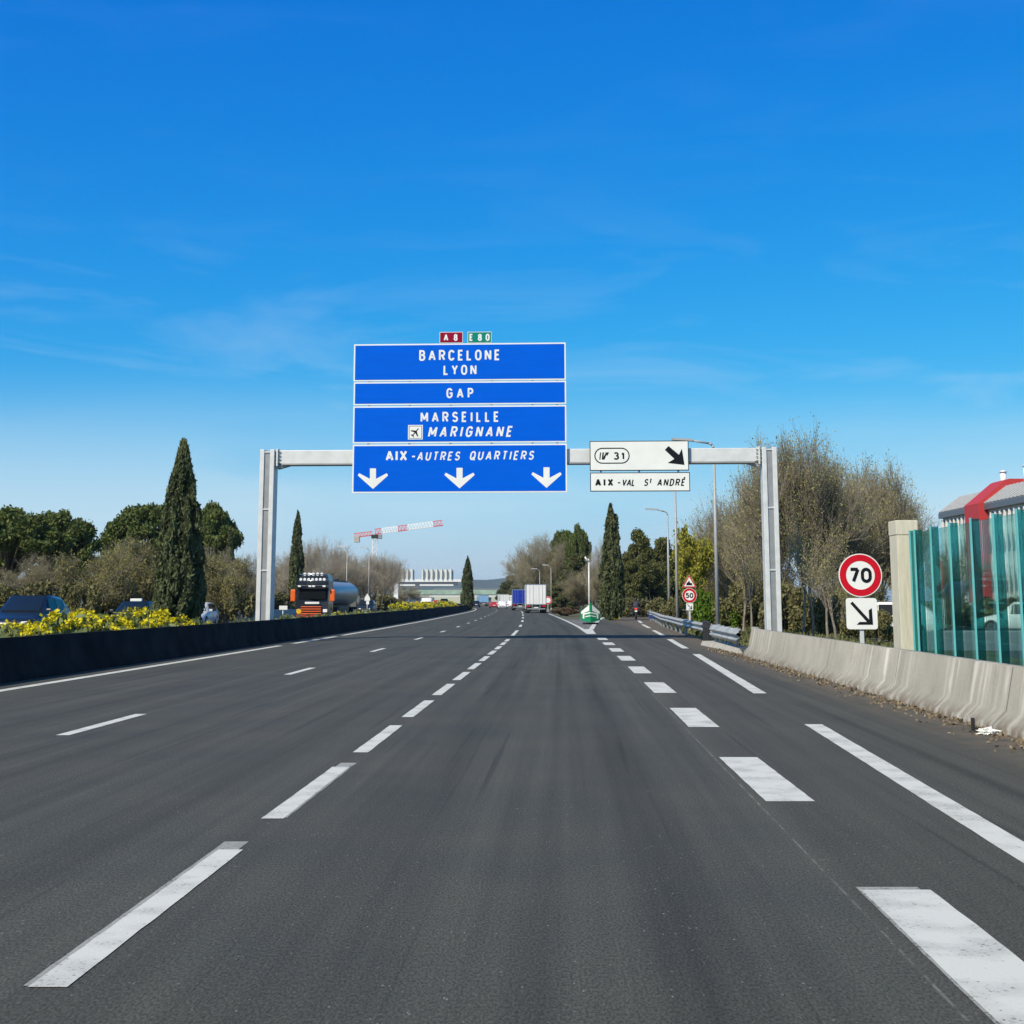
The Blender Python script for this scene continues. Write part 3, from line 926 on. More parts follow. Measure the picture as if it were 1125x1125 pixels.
def barrier_mat():
    m = bpy.data.materials.new('barrier_concrete')
    m.use_nodes = True
    n = m.node_tree.nodes; l = m.node_tree.links.new
    b = n['Principled BSDF']; b.inputs['Roughness'].default_value = .9
    t = n.new('ShaderNodeTexCoord')
    def noise(sc, stretch=None, det=5):
        v = t.outputs['Object']
        if stretch:
            q = n.new('ShaderNodeMapping'); q.inputs['Scale'].default_value = stretch; l(v, q.inputs[0]); v = q.outputs[0]
        k = n.new('ShaderNodeTexNoise'); k.inputs['Scale'].default_value = sc; k.inputs['Detail'].default_value = det; l(v, k.inputs['Vector'])
        return k.outputs['Fac']
    def mr(v, a, b_, c=0, d=1):
        k = n.new('ShaderNodeMapRange'); k.inputs['From Min'].default_value = a; k.inputs['From Max'].default_value = b_; k.inputs['To Min'].default_value = c; k.inputs['To Max'].default_value = d
        l(v, k.inputs['Value']); return k.outputs[0]
    def mix(f, a, b_):
        k = n.new('ShaderNodeMix'); k.data_type = 'RGBA'
        l(f, k.inputs['Factor'])
        for nm, v in (('A', a), ('B', b_)):
            if isinstance(v, tuple): k.inputs[nm].default_value = (*v, 1)
            else: l(v, k.inputs[nm])
        return k.outputs['Result']
    c = mix(mr(noise(1.2), .3, .7), (.33, .31, .255), (.47, .44, .37))
    c = mix(mr(noise(25), .35, .75, 0, .6), c, (.27, .25, .21))
    # pale lime runs down the face, strongest on a few stretches
    mu = n.new('ShaderNodeMath'); mu.operation = 'MULTIPLY'
    l(mr(noise(2.4, (0, 1.6, .10), 6), .5, .62), mu.inputs[0]); l(mr(noise(.23, (1, 1, .1), 1), .43, .48), mu.inputs[1])
    brk = n.new('ShaderNodeMath'); brk.operation = 'MULTIPLY'
    l(mu.outputs[0], brk.inputs[0]); l(mr(noise(4.5),   .32, .5, .35, 1.0), brk.inputs[1])
    c = mix(brk.outputs[0], c, (.62, .59, .53))
    mu2 = n.new('ShaderNodeMath'); mu2.operation = 'MULTIPLY'
    l(mr(noise(3.1, (0, 1.3, .10), 6), .50, .66, 0, .75), mu2.inputs[0]); l(mr(noise(.4, (1, 1, .1), 1), .42, .52), mu2.inputs[1])
    brk2 = n.new('ShaderNodeMath'); brk2.operation = 'MULTIPLY'
    l(mu2.outputs[0], brk2.inputs[0]); l(mr(noise(3.5), .4, .62, .05, .8), brk2.inputs[1])
    c = mix(brk2.outputs[0], c, (.19, .18, .15))
    # tone changes from one cast length to the next, with a dark joint between them
    sy = n.new('ShaderNodeSeparateXYZ'); l(t.outputs['Object'], sy.inputs[0])
    dv = n.new('ShaderNodeMath'); dv.operation = 'DIVIDE'; dv.inputs[1].default_value = 5.7; l(sy.outputs[1], dv.inputs[0])
    fl = n.new('ShaderNodeMath'); fl.operation = 'FLOOR'; l(dv.outputs[0], fl.inputs[0])
    wn = n.new('ShaderNodeTexWhiteNoise'); wn.noise_dimensions = '1D'; l(fl.outputs[0], wn.inputs['W'])
    c = mix(mr(wn.outputs['Value'], 0, 1, 0, .42), c, (.28, .262, .22))
    fr = n.new('ShaderNodeMath'); fr.operation = 'FRACT'; l(dv.outputs[0], fr.inputs[0])
    c = mix(mr(fr.outputs[0], .004, .007, .8, 0), c, (.07, .065, .055))
    sx = n.new('ShaderNodeSeparateXYZ'); l(t.outputs['Object'], sx.inputs[0])
    mu3 = n.new('ShaderNodeMath'); mu3.operation = 'MULTIPLY'
    l(mr(sx.outputs[2], .02, .2, 1, 0), mu3.inputs[0]); l(mr(noise(5), .4, .6), mu3.inputs[1])
    c = mix(mu3.outputs[0], c, (.17, .13, .09))
    l(c, b.inputs['Base Color'])
    bp = n.new('ShaderNodeBump'); bp.inputs['Strength'].default_value = .25; bp.inputs['Distance'].default_value = .01
    l(noise(45), bp.inputs['Height']); l(bp.outputs[0], b.inputs['Normal'])
    return m
M['barrier'] = barrier_mat()
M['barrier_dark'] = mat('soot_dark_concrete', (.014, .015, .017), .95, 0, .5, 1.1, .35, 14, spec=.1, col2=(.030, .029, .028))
jr = [(-.02, 0), (0.0, .07), (.16, .22), (.27, .73), (.46, .73), (.55, .22), (.72, .07), (.72, 0)]
o = profile_wall('concrete_barrier', jr, lambda d: 7.08 if d < 40 else 7.08 + (d - 40) * .12, -25, 43.2, 1.0, M['barrier'])
tag(o, 'pale stained concrete safety barrier along the right shoulder', 'barrier')
# fine joints between the cast lengths
jl = [(.75, 0), (.75, .07), (.6, .22), (.45, .82), (.22, .82), (.15, .22), (0, .07), (0, 0)]
o = profile_wall('concrete_barrier', [(-p, z) for p, z in [(0, 0), (0, .07), (.12, .22), (.19, .81), (.32, .81), (.39, .22), (.5, .07), (.5, 0)]], lambda d: -8.25, -25, 420, 3.0, M['barrier_dark'])
tag(o, 'long dark sooty concrete barrier between the left lane and the planted median', 'barrier')
o = profile_wall('concrete_barrier', [(0, 0), (.1, .25), (.18, .72), (.4, .72), (.5, .25), (.6, 0)], lambda d: -21.9, 70, 420, 4.0, M['concrete'])
tag(o, 'low pale barrier along the far side of the oncoming carriageway', 'barrier')

# steel guardrail beyond the concrete barrier
gx = lambda d: float(np.interp(d, [41.5, 52, 65, 85, 103, 119, 150, 190], [7.25, 7.35, 7.62, 8.35, 9.5, 10.4, 13.4, 19.4])) - .12
rail = thing('guardrail', 'double wave steel guardrail bending along the exit lane past the concrete barrier', 'guardrail', (cx(42) + gx(42), 42, 0))
iv = rail.location.copy()
wave = [(.07, 0), (.06, .02), (.0, .05), (-.02, .08), (.0, .11), (.08, .15), (.08, .18), (.0, .22), (-.02, .25), (.0, .28), (.06, .31), (.07, .33)]
def rail_strip(zb, d0, d1, off):
    V, F = [], []
    ds = np.arange(d0, d1 + .1, 1.0); n = len(wave) * 2
    for d in ds:
        w2 = [(x, z) for x, z in wave] + [(x + .012, z) for x, z in wave[::-1]]
        for x, z in w2:
            V.append((cx(d) + gx(d) + off + x - iv.x, d - iv.y, zb + z))
    for i in range(len(ds) - 1):
        for k in range(n):
            F.append((i * n + k, i * n + (k + 1) % n, (i + 1) * n + (k + 1) % n, (i + 1) * n + k))
    return V, F
V, F = rail_strip(.36, 41.6, 165, 0)
np_mesh('rail', V, F, M['rail'], rail)
V, F = rail_strip(.30, 41.2, 49.4, -.1)
np_mesh('end_rail', V, F, M['rail'], rail)
for k in range(32):
    d = 43.5 + 4.0 * k if k > 4 else 43.5 + 2 * k
    p = Vector((cx(d) + gx(d) + .16, d, 0)) - iv
    mb = MB(); mb.box(p.x - .05, p.x + .05, p.y - .07, p.y + .07, 0, .7)
    mb.box(p.x - .10, p.x - .052, p.y - .08, p.y + .08, .4, .66)
    mb.build('rail_post', M['steel_grey'], rail)
mb = MB()
for d in (50.0, 50.5, 51.1, 51.6):
    p = Vector((cx(d) + gx(d) - .05, d, 0)) - iv
    mb.box(p.x - .06, p.x + .07, p.y - .06, p.y + .05, .02, .80, .02)
    mb.tube((p.x - .09, p.y, .62), (p.x + .16, p.y + .2, .40), .05, n=8)
mb.build('rail_joint', M['dark'], rail)
mb = MB()
for d, x0 in ((44.2, 0),):
    p = Vector((cx(d) + gx(d), d, 0)) - iv
    mb.prism([(-.15, 0), (.5, 0), (.42, .14), (-.08, .14)], lambda u, v, t: Vector((p.x + u, p.y + t, v)), -2.5, 5.5)
mb.build('concrete_foot', M['concrete'], rail)

# ------------------------------------------------------------------ glass noise wall
def glass_mat(name, col, refl=.12, rough=.02, dens=.5):
    m = bpy.data.materials.new(name)
    m.use_nodes = True
    n = m.node_tree.nodes; l = m.node_tree.links.new
    for q in list(n):
        if q.type != 'OUTPUT_MATERIAL': n.remove(q)
    tr = n.new('ShaderNodeBsdfTransparent')
    tx = n.new('ShaderNodeTexCoord'); nz_ = n.new('ShaderNodeTexNoise'); nz_.inputs['Scale'].default_value = 1.5; nz_.inputs['Detail'].default_value = 5
    l(tx.outputs['Object'], nz_.inputs['Vector'])
    mxx = n.new('ShaderNodeMix'); mxx.data_type = 'RGBA'
    mxx.inputs['A'].default_value = (*col, 1); mxx.inputs['B'].default_value = (*[min(1, c * 1.05) for c in col], 1)
    l(nz_.outputs['Fac'], mxx.inputs['Factor'])
    l(mxx.outputs['Result'], tr.inputs['Color'])
    gl = n.new('ShaderNodeBsdfGlossy'); gl.inputs['Roughness'].default_value = rough; gl.inputs['Color'].default_value = (.8, .95, .93, 1)
    df = n.new('ShaderNodeBsdfDiffuse'); df.inputs['Color'].default_value = (.10, .42, .40, 1)
    lw = n.new('ShaderNodeLayerWeight'); lw.inputs['Blend'].default_value = .25
    ad = n.new('ShaderNodeMath'); ad.operation = 'MULTIPLY_ADD'; ad.inputs[1].default_value = .6; ad.inputs[2].default_value = refl * .5
    l(lw.outputs['Fresnel'], ad.inputs[0])
    m1 = n.new('ShaderNodeMixShader'); m1.inputs[0].default_value = dens
    l(tr.outputs[0], m1.inputs[1]); l(df.outputs[0], m1.inputs[2])
    m2 = n.new('ShaderNodeMixShader')
    l(ad.outputs[0], m2.inputs[0]); l(m1.outputs[0], m2.inputs[1]); l(gl.outputs[0], m2.inputs[2])
    l(m2.outputs[0], n['Material Output'].inputs['Surface'])
    return m
M['glass'] = glass_mat('tinted_glass', (.80, .93, .92), .05, .02, .006)
M['fin'] = glass_mat('teal_glass_fin', (.22, .56, .58), .05, .05, .02)
M['finedge'] = mat('teal_edge', (.13, .46, .47), .3, 0, .08)
def wall_x(d): return cx(d) + 8.71
WD = 27.2
wall = thing('noise_wall', 'turquoise glass noise wall with vertical fins behind the concrete barrier', 'noise wall', (wall_x(WD), WD, 0))
w0 = wall.location.copy()
ptop = zat(572, WD); gtop = 2.80
mb = MB(); mb.box(-.34, .06, -.15, .38, 0, ptop - .28, .01); mb.box(-.35, .07, -.16, .39, ptop - .278, ptop, .015)
mb.build('pillar', M['concrete_cream'], wall)
# fins stand across the wall line; the glass runs between them
fd = [26.85]
for X in (1008, 1026, 1047, 1071, 1096, 1122):
    best = min(np.arange(8, 27, .02), key=lambda q: abs((at(1, q).y and ((wall_x(q) - .13) / q * FPX / math.cos(TH) + 562.5)) - X))
    fd.append(float(best))
while fd[-1] > 6: fd.append(fd[-1] - 1.35)
for i, d in enumerate(fd):
    x = wall_x(d) - w0.x; y = d - w0.y
    mb = MB(); mb.box(x - .121, x + .005, y - .012, y + .012, .45, gtop)
    fo = mb.build('fin', M['fin'], wall)
    mb = MB(); mb.box(x - .15, x - .122, y - .02, y + .02, .44, gtop + .01, .004)
    mb.build('fin_edge', M['finedge'], fo)
for i in range(len(fd) - 1):
    a, b = fd[i], fd[i + 1]
    xa, xb = wall_x(a) - w0.x + .012, wall_x(b) - w0.x + .012
    mb = MB()
    mb.prism([(xa, a - w0.y - .02), (xa + .014, a - w0.y - .02), (xb + .014, b - w0.y + .02), (xb, b - w0.y + .02)], lambda u, v, t: Vector((u, v, t)), .5, gtop - .03)
    mb.build('pane', M['glass'], wall)
mb = MB()
mb.prism([(wall_x(fd[0]) - w0.x + .05, fd[0] - w0.y - .1), (wall_x(fd[0]) - w0.x + .35, fd[0] - w0.y - .1), (wall_x(fd[-1]) - w0.x + .35, fd[-1] - w0.y), (wall_x(fd[-1]) - w0.x + .05, fd[-1] - w0.y)], lambda u, v, t: Vector((u, v, t)), 0, .44)
mb.build('plinth', M['concrete'], wall)

# ------------------------------------------------------------------ post signs
def disc(mb, pl, u, v, r, n0, n1, n=40):
    mb.prism([(u + r * math.cos(2 * math.pi * i / n), v + r * math.sin(2 * math.pi * i / n)) for i in range(n)], lambda a, b, t: pl.p(a, b, t), n0, n1)
def ring(mb, pl, u, v, r0, r1, n0, n=40):
    for i in range(n):
        a, b = 2 * math.pi * i / n, 2 * math.pi * (i + 1) / n
        mb.face([pl.p(u + r0 * math.cos(a), v + r0 * math.sin(a), n0), pl.p(u + r1 * math.cos(a), v + r1 * math.sin(a), n0), pl.p(u + r1 * math.cos(b), v + r1 * math.sin(b), n0), pl.p(u + r0 * math.cos(b), v + r0 * math.sin(b), n0)])
def rrect(w, h, r, n=4):
    pts = []
    for (sx, sy, a0) in ((1, 1, 0), (-1, 1, 90), (-1, -1, 180), (1, -1, 270)):
        for i in range(n + 1):
            a = R(a0 + 90 * i / n)
            pts.append((sx * (w / 2 - r) + r * math.cos(a), sy * (h / 2 - r) + r * math.sin(a)))
    return pts

def speed_sign(label, X, Ydisc, d, rad, num, plate=None, yaw=-.04, tri=False, group=None):
    x = xat(X, d); z = zat(Ydisc, d, X)
    o = thing('speed_limit_sign', label, 'road sign', (x, d, 0), 0, group)
    pl = Plane((0, 0, 0), yaw)
    mb = MB(); disc(mb, pl, 0, z, rad, -.02, 0); mb.build('disc', M['sign_white'], o)
    mb = MB(); ring(mb, pl, 0, z, rad * .66, rad * .955, .004); mb.build('red_ring', M['sign_red'], o, False)
    if num:
        mb = MB(); text(mb, pl, num, -rad * .52, rad * .52, z - rad * .35, rad * .70, .21, 0, .006, 1.28); mb.build('number', M['sign_black'], o, False)
    zlow = z - rad
    if plate:
        ps = plate
        zc = z - rad - .02 - ps / 2
        mb = MB(); mb.prism([(a, b + zc) for a, b in rrect(ps, ps, ps * .09)], lambda u, v, t: pl.p(u, v, t), -.02, 0)
        pt = mb.build('arrow_plate', M['sign_white'], o)
        mb = MB()
        k = ps / 160.
        stem = [(-58 * k, 52 * k), (-46 * k, 62 * k), (36 * k, -30 * k), (36 * k, 18 * k), (52 * k, 28 * k), (55 * k, -56 * k), (-28 * k, -56 * k), (-14 * k, -42 * k), (24 * k, -42 * k)]
        mb.prism([(a, b + zc) for a, b in stem], lambda u, v, t: pl.p(u, v, t), .003, .006)
        mb.build('arrow', M['sign_black'], pt)
        zlow = zc - ps / 2
    if tri:
        mb = MB(); zb = z + rad + .03; s2 = rad * 1.0
        poly = [(-s2, zb), (s2, zb), (0, zb + 1.75 * s2)]
        mb.prism(poly, lambda u, v, t: pl.p(u, v, t), -.02, 0); t3 = mb.build('warning_triangle', M['sign_white'], o)
        mb = MB()
        def tri_in(f): 
            cy_ = zb + .58 * s2
            return [(a * f, cy_ + (b - cy_) * f) for a, b in poly]
        A, B = tri_in(.97), tri_in(.74)
        for i in range(3):
            j = (i + 1) % 3
            mb.face([pl.p(*A[i], .004), pl.p(*A[j], .004), pl.p(*B[j], .004), pl.p(*B[i], .004)])
        mb.build('red_border', M['sign_red'], t3, False)
        mb = MB(); mb.prism([(-.42 * s2, zb + .3 * s2), (.42 * s2, zb + .3 * s2), (.34 * s2, zb + .62 * s2), (.1 * s2, zb + .62 * s2), (0, zb + .95 * s2), (-.2 * s2, zb + .7 * s2), (-.36 * s2, zb + .6 * s2)], lambda u, v, t: pl.p(u, v, t), .003, .007)
        mb.build('symbol', M['sign_black'], t3)
    mb = MB(); mb.box(-.04, .04, .03, .09, 0, z + rad * .8, .008); mb.build('post', M['steel'], o)
    return o
speed_sign('round 70 speed limit sign over a square arrow plate behind the concrete barrier', 946.3, 632, 29.0, .435, '70', .62)
speed_sign('round 50 speed limit sign with a warning triangle above, by the guardrail', 757.6, 654.2, 69.0, .35, '50', .33, tri=True)
speed_sign('small faded red ringed round sign beside the white trailer', 602, 659.5, 196, .55, '', None)

# green nose marker
d = 93.0
o = thing('nose_marker', 'green gabled divider marker with white chevrons at the nose of the exit', 'road marker', (xat(648.5, d), d, 0))
# two flat panels folded to a blunt edge, gabled top
def fold(u, z, n=0.0):
    return Vector((u, -.35 + .55 * abs(u) - n, z))
def nose_half(sg):
    mb = MB(); mb.prism([(0, .12), (sg * .64, .26), (sg * .64, .84), (0, 1.36)], lambda u, v, t: fold(u, v, t), 0, .03)
    return mb.build('panel', M['sign_green'], o)
for sg in (-1, 1):
    pn = nose_half(sg)
    mb = MB()
    mb.face([fold(sg * .09, .86, .035), fold(sg * .60, .66, .035), fold(sg * .60, .80, .035), fold(sg * .09, 1.24, .035)])
    mb.build('white_chevron', M['sign_white'], pn)
    mb = MB()
    mb.face([fold(sg * .40, .36, .034), fold(sg * .50, .38, .034), fold(sg * .50, .68, .034), fold(sg * .40, .72, .034)])
    mb.face([fold(sg * .02, .70, .034), fold(sg * .40, .62, .034), fold(sg * .40, .70, .034), fold(sg * .02, .78, .034)])
    mb.face([fold(sg * .02, .52, .034), fold(sg * .34, .46, .034), fold(sg * .34, .52, .034), fold(sg * .02, .58, .034)])
    mb.build('white_bar', M['sign_white'], pn)
mb = MB(); mb.box(-.5, .5, -.05, .4, 0, .11, .02); mb.build('foot', M['dark'], o)

# ------------------------------------------------------------------ lamps and poles
def lamp(label, X, d, ytop, arm_px, rb=.09, group='street lamps along the motorway', head=True):
    x = xat(X, d); h = zat(ytop, d, X)
    o = thing('street_lamp', label, 'street lamp', (x, d, 0), 0, group)
    mb = MB(); mb.tube((0, 0, 0), (0, 0, h - .25), rb, rb * .55, 10)
    mb.path([(0, 0, h - .25), (-.06, 0, h - .08), (-.2, 0, h)], rb * .5, 8)
    mb.tube((0, 0, 0), (0, 0, .5), rb * 1.35, rb * 1.35, 10)
    mb.build('pole', M['lamp_steel'], o)
    arm = arm_px * d / 1580
    mb = MB(); mb.tube((-.2, 0, h), (-arm, 0, h + .12), rb * .45, rb * .4, 8); mb.build('arm', M['lamp_steel'], o)
    mb = MB()
    mb.loft([[(-arm + .05 - q * .9 * t_, s * w * (1 - .3 * t_), h + .12 + zz + .05 * t_) for (q, s, w, zz) in ((1, -1, .13, -.03), (1, 1, .13, -.03), (1, 1, .09, .07), (1, -1, .09, .07))] for t_ in (0, .5, 1)], False)
    mb.build('lamp_head', M['steel_grey'], o)
    return o
lamp('tall grey street lamp beside the white exit boards', 788, 62, 487, 25, .10)
lamp('tall grey street lamp between the yellow tree and the dark evergreens, arm to the left', 735, 100, 562, 11, .10)
lamp('grey street lamp whose head is hidden behind the small white exit board', 744, 76, 524, 10, .095)
lamp('short far street lamp in front of the dark evergreens', 714.5, 165, 622, 6, .10)
lamp('thin street lamp beside the tanker truck', 380.5, 150, 602, 2, .08)
lamp('thin street lamp under the tower crane', 404.8, 172, 603, 2, .08)
lamp('thin far street lamp right of the white trailer', 605.5, 200, 622, 3, .07)
lamp('thin far street lamp above the white trailer', 593, 212, 626, 3, .07)

d = 104.0
o = thing('camera_mast', 'slim white mast with a surveillance camera behind the green nose marker', 'camera mast', (xat(647.3, d), d, 0))
h = zat(617, d)
mb = MB(); mb.tube((0, 0, 0), (0, 0, h), .075, .05, 10); mb.build('pole', M['steel'], o)
mb = MB(); mb.box(-.22, .02, -.11, .11, h + .02, h + .2, .04); mb.tube((-.28, -.06, h + .34), (-.14, -.12, h + .1), .05, .07, 8); mb.build('camera_housing', M['white_paint'], o)
mb = MB(); mb.box(-.3, .35, .1, .5, .1, .9, .02); mb.build('cabinet', M['concrete'], o)

# ------------------------------------------------------------------ vehicles
_paints = {}
def car_paint(name, col):
    if name not in _paints:
        m = mat(name, col, .3, 0.0, .04, 1.0, spec=.6)
        m.node_tree.nodes['Principled BSDF'].inputs['Coat Weight'].default_value = .25
        _paints[name] = m
    return _paints[name]

def wheels(o, xs, ys, r, w=.2):
    for x in xs:
        for y in ys:
            mb = MB(); s = 1 if x > 0 else -1
            mb.tube((x - s * w, y, r), (x, y, r), r, r, 18)
            t = mb.build('wheel', M['rubber'], o)
            mb = MB(); mb.tube((x - s * .03, y, r), (x + s * .012, y, r), r * .64, r * .58, 14); mb.build('rim', M['chrome'], t)

def car(label, loc, rz, pname, col, L_=4.3, W_=1.8, H_=1.5, kind='hatch', cat='car', group=None, name='car', roofsign=False):
    """local frame: front at +y"""
    o = thing(name, label, cat, loc, rz, group)
    P = car_paint(pname, col)
    hw = W_ / 2
    T = {'hatch': [(0, .52, .55, .80), (.02, .66, .69, .90), (.10, .74, .78, .95), (.27, .90, .94, .98), (.43, .92, 1.0, 1.0), (.60, .93, 1.0, 1.0), (.82, .95, .965, .99), (.96, .96, .99, .94), (.985, .80, .82, .93), (1, .5, .52, .88)],
         'van': [(0, .5, .53, .86), (.02, .62, .65, .94), (.08, .66, .70, .97), (.16, .72, .78, .99), (.30, .74, 1.0, 1.0), (.60, .74, 1.0, 1.0), (.97, .74, 1.0, .99), (.985, .72, .98, .98), (1, .5, .9, .97)]}[kind]
    rings = []
    def stat(i):
        t, belt, roof, wf = T[i]
        y = L_ / 2 - t * L_
        cab = 1 if (kind == 'hatch' and i in (4, 5, 6)) or (kind == 'van' and 4 <= i <= 7) else 0
        bz = belt * H_ * (.66 if kind == 'hatch' else .72)
        rz_ = roof * H_ if cab else bz + .05
        w = hw * wf
        wr = w * (.74 if kind == 'hatch' else .88) if cab else w * .86
        zb = .2
        return y, [(w * .90, zb), (w * .985, zb + .12), (w, bz * .62), (w * .975, bz), (wr * 1.03, rz_ - .09 if cab else bz + .02), (wr * .88, rz_)]
    for i in range(len(T)):
        y, half = stat(i)
        rings.append([(x, y, z) for x, z in half] + [(-x, y, z) for x, z in half[::-1]])
    mb = MB(); mb.loft(rings, True)
    mb.build('body', P, o)
    def P3(i, k, s): 
        y, hlf = stat(i); return Vector((s * hlf[k][0], y, hlf[k][1]))
    def glass(nm, q, inset=.07, off=.012):
        c = sum(q, Vector()) / len(q)
        nn = (q[1] - q[0]).cross(q[2] - q[0]).normalized()
        if nn.dot(c - Vector((0, 0, H_ * .5))) < 0: nn = -nn
        mb = MB()
        pts = [p + (c - p) * inset for p in q]
        A = [p + nn * off for p in pts]; B = [p - nn * .05 for p in pts]
        mb.face(A)
        for a in range(len(q)): mb.face([A[a], A[(a + 1) % len(q)], B[(a + 1) % len(q)], B[a]])
        return mb.build(nm, M['glasscar'], o)
    a, b = (3, 4)
    glass('windscreen', [P3(a, 4, -1), P3(a, 4, 1), P3(b, 4, 1), P3(b, 4, -1)], .09, .03)
    if kind == 'hatch':
        glass('rear_window', [P3(6, 4, -1), P3(6, 4, 1), P3(7, 4, 1), P3(7, 4, -1)], .12, .03)
        for s in (-1, 1):
            glass('side_window', [P3(4, 3, s), P3(5, 3, s), P3(5, 4, s), P3(4, 4, s)], .08)
            glass('side_window', [P3(5, 3, s), P3(6, 3, s), P3(6, 4, s), P3(5, 4, s)], .08)
            glass('quarter_window', [P3(3, 3, s) * .2 + P3(4, 3, s) * .8, P3(4, 3, s), P3(4, 4, s), P3(3, 4, s) * .1 + P3(4, 4, s) * .9], .1)
    else:
        for s in (-1, 1):
            glass('side_window', [P3(4, 3, s), P3(5, 3, s) * .35 + P3(4, 3, s) * .65, P3(5, 4, s) * .35 + P3(4, 4, s) * .65, P3(4, 4, s)], .08)
    wheels(o, (-hw * .99, hw * .99), (L_ * .31, -L_ * .29), .32)
    hz = T[1][1] * H_ * (.66 if kind == 'hatch' else .72)
    for s in (-1, 1):
        mb = MB(); mb.loft([[(s * hw * q, L_ / 2 - dy, z) for q, dy, z in ((.48, .03, hz - .14), (.80, .10, hz - .12), (.84, .14, hz + .02), (.52, .08, hz))],
                            [(s * hw * q, L_ / 2 - dy + .05, z) for q, dy, z in ((.5, .03, hz - .13), (.78, .10, hz - .11), (.82, .14, hz + .01), (.53, .08, hz - .01))]], False)
        mb.build('headlight', M['lamp_white'], o)
        mb = MB(); mb.box(s * hw * .78 - .12, s * hw * .78 + .12, -L_ / 2 - .02, -L_ / 2 + .08, H_ * .44, H_ * .56, .02); mb.build('tail_light', M['tail_red'], o)
        mb = MB(); mb.box(s * (hw + .1) - .1, s * (hw + .1) + .1, L_ * .19, L_ * .19 + .1, H_ * .62, H_ * .62 + .15, .03); mb.build('mirror', P, o)
    mb = MB(); mb.box(-hw * .55, hw * .55, L_ / 2 - .02, L_ / 2 + .015, .34, .50, .01); mb.build('grille', M['dark'], o)
    mb = MB(); mb.box(-.26, .26, L_ / 2 + .016, L_ / 2 + .024, .36, .47); mb.build('number_plate', M['sign_white'], o)
    mb = MB(); mb.box(-.26, .26, -L_ / 2 - .02, -L_ / 2 - .005, H_ * .40, H_ * .40 + .11); mb.build('number_plate', M['sign_white'], o)
    mb = MB(); mb.box(-hw * .75, hw * .75, -L_ / 2 - .03, -L_ / 2 + .02, .25, .40, .02); mb.build('bumper', M['dark'], o)
    if roofsign:
        mb = MB(); mb.box(-.3, .3, -.1, .12, H_ - .005, H_ + .14, .03); mb.build('roof_sign', M['sign_white'], o)
    return o

def face_in(d):  return -hd(d)                    # same direction as us
def face_out(d): return math.pi - hd(d)

OG = 'oncoming vehicles across the median'
car('dark blue people carrier coming towards us behind the yellow flowers', (xat(34, 56), 56, 0), face_out(56), 'navy_paint', (.006, .014, .035), 4.6, 1.9, 1.70, 'hatch', group=OG)
car('dark blue car with a white roof sign, mostly hidden behind the yellow flowers', (xat(150, 74), 74, 0), face_out(74), 'blue_black_paint', (.006, .012, .022), 4.4, 1.8, 1.47, 'hatch', group=OG, roofsign=True)
car('silver white car peeping out right of the tall cypress', (xat(217, 84), 84, 0), face_out(84), 'silver_paint', (.55, .58, .62), 4.2, 1.8, 1.42, 'hatch', group=OG)
car('black oncoming car behind the tanker truck', (xat(403, 158), 158, 0), face_out(158), 'black_paint', (.012, .014, .018), 4.3, 1.8, 1.62, 'hatch', group=OG)
car('white oncoming van under the far gantry', (xat(469, 262), 262, 0), face_out(262), 'van_white', (.80, .80, .80), 5.2, 2.0, 2.0, 'van', 'van', OG, 'van')
car('small red oncoming car under the far gantry', (xat(480, 285), 285, 0), face_out(285), 'red_car_paint', (.40, .03, .03), 4.1, 1.75, 1.6, 'hatch', group=OG)
car('dark oncoming car right of the small red one under the far gantry', (xat(488, 290), 290, 0), face_out(290), 'black_paint', (.012, .014, .018), 4.2, 1.8, 1.9, 'hatch', group=OG)
QG = 'vehicles ahead in our direction'
car('white car ahead in the middle lane, left of the blue lorry', (xat(551.5, 284), 284, 0), face_in(284), 'van_white', (.80, .80, .80), 4.2, 1.8, 1.45, 'hatch', group=QG)
car('white car just left of the blue lorry, farther than its twin', (xat(561, 300), 300, 0), face_in(300), 'van_white', (.80, .80, .80), 4.2, 1.8, 1.5, 'hatch', group=QG)
car('red car ahead, left of the white cars', (xat(542.5, 296), 296, 0), face_in(296), 'red_car_paint', (.40, .03, .03), 4.0, 1.75, 1.3, 'hatch', group=QG)
car('dark blue car ahead at the end of the left lane', (xat(523, 330), 330, 0), face_in(330), 'navy_paint', (.006, .014, .035), 4.3, 1.8, 1.5, 'hatch', group=QG)

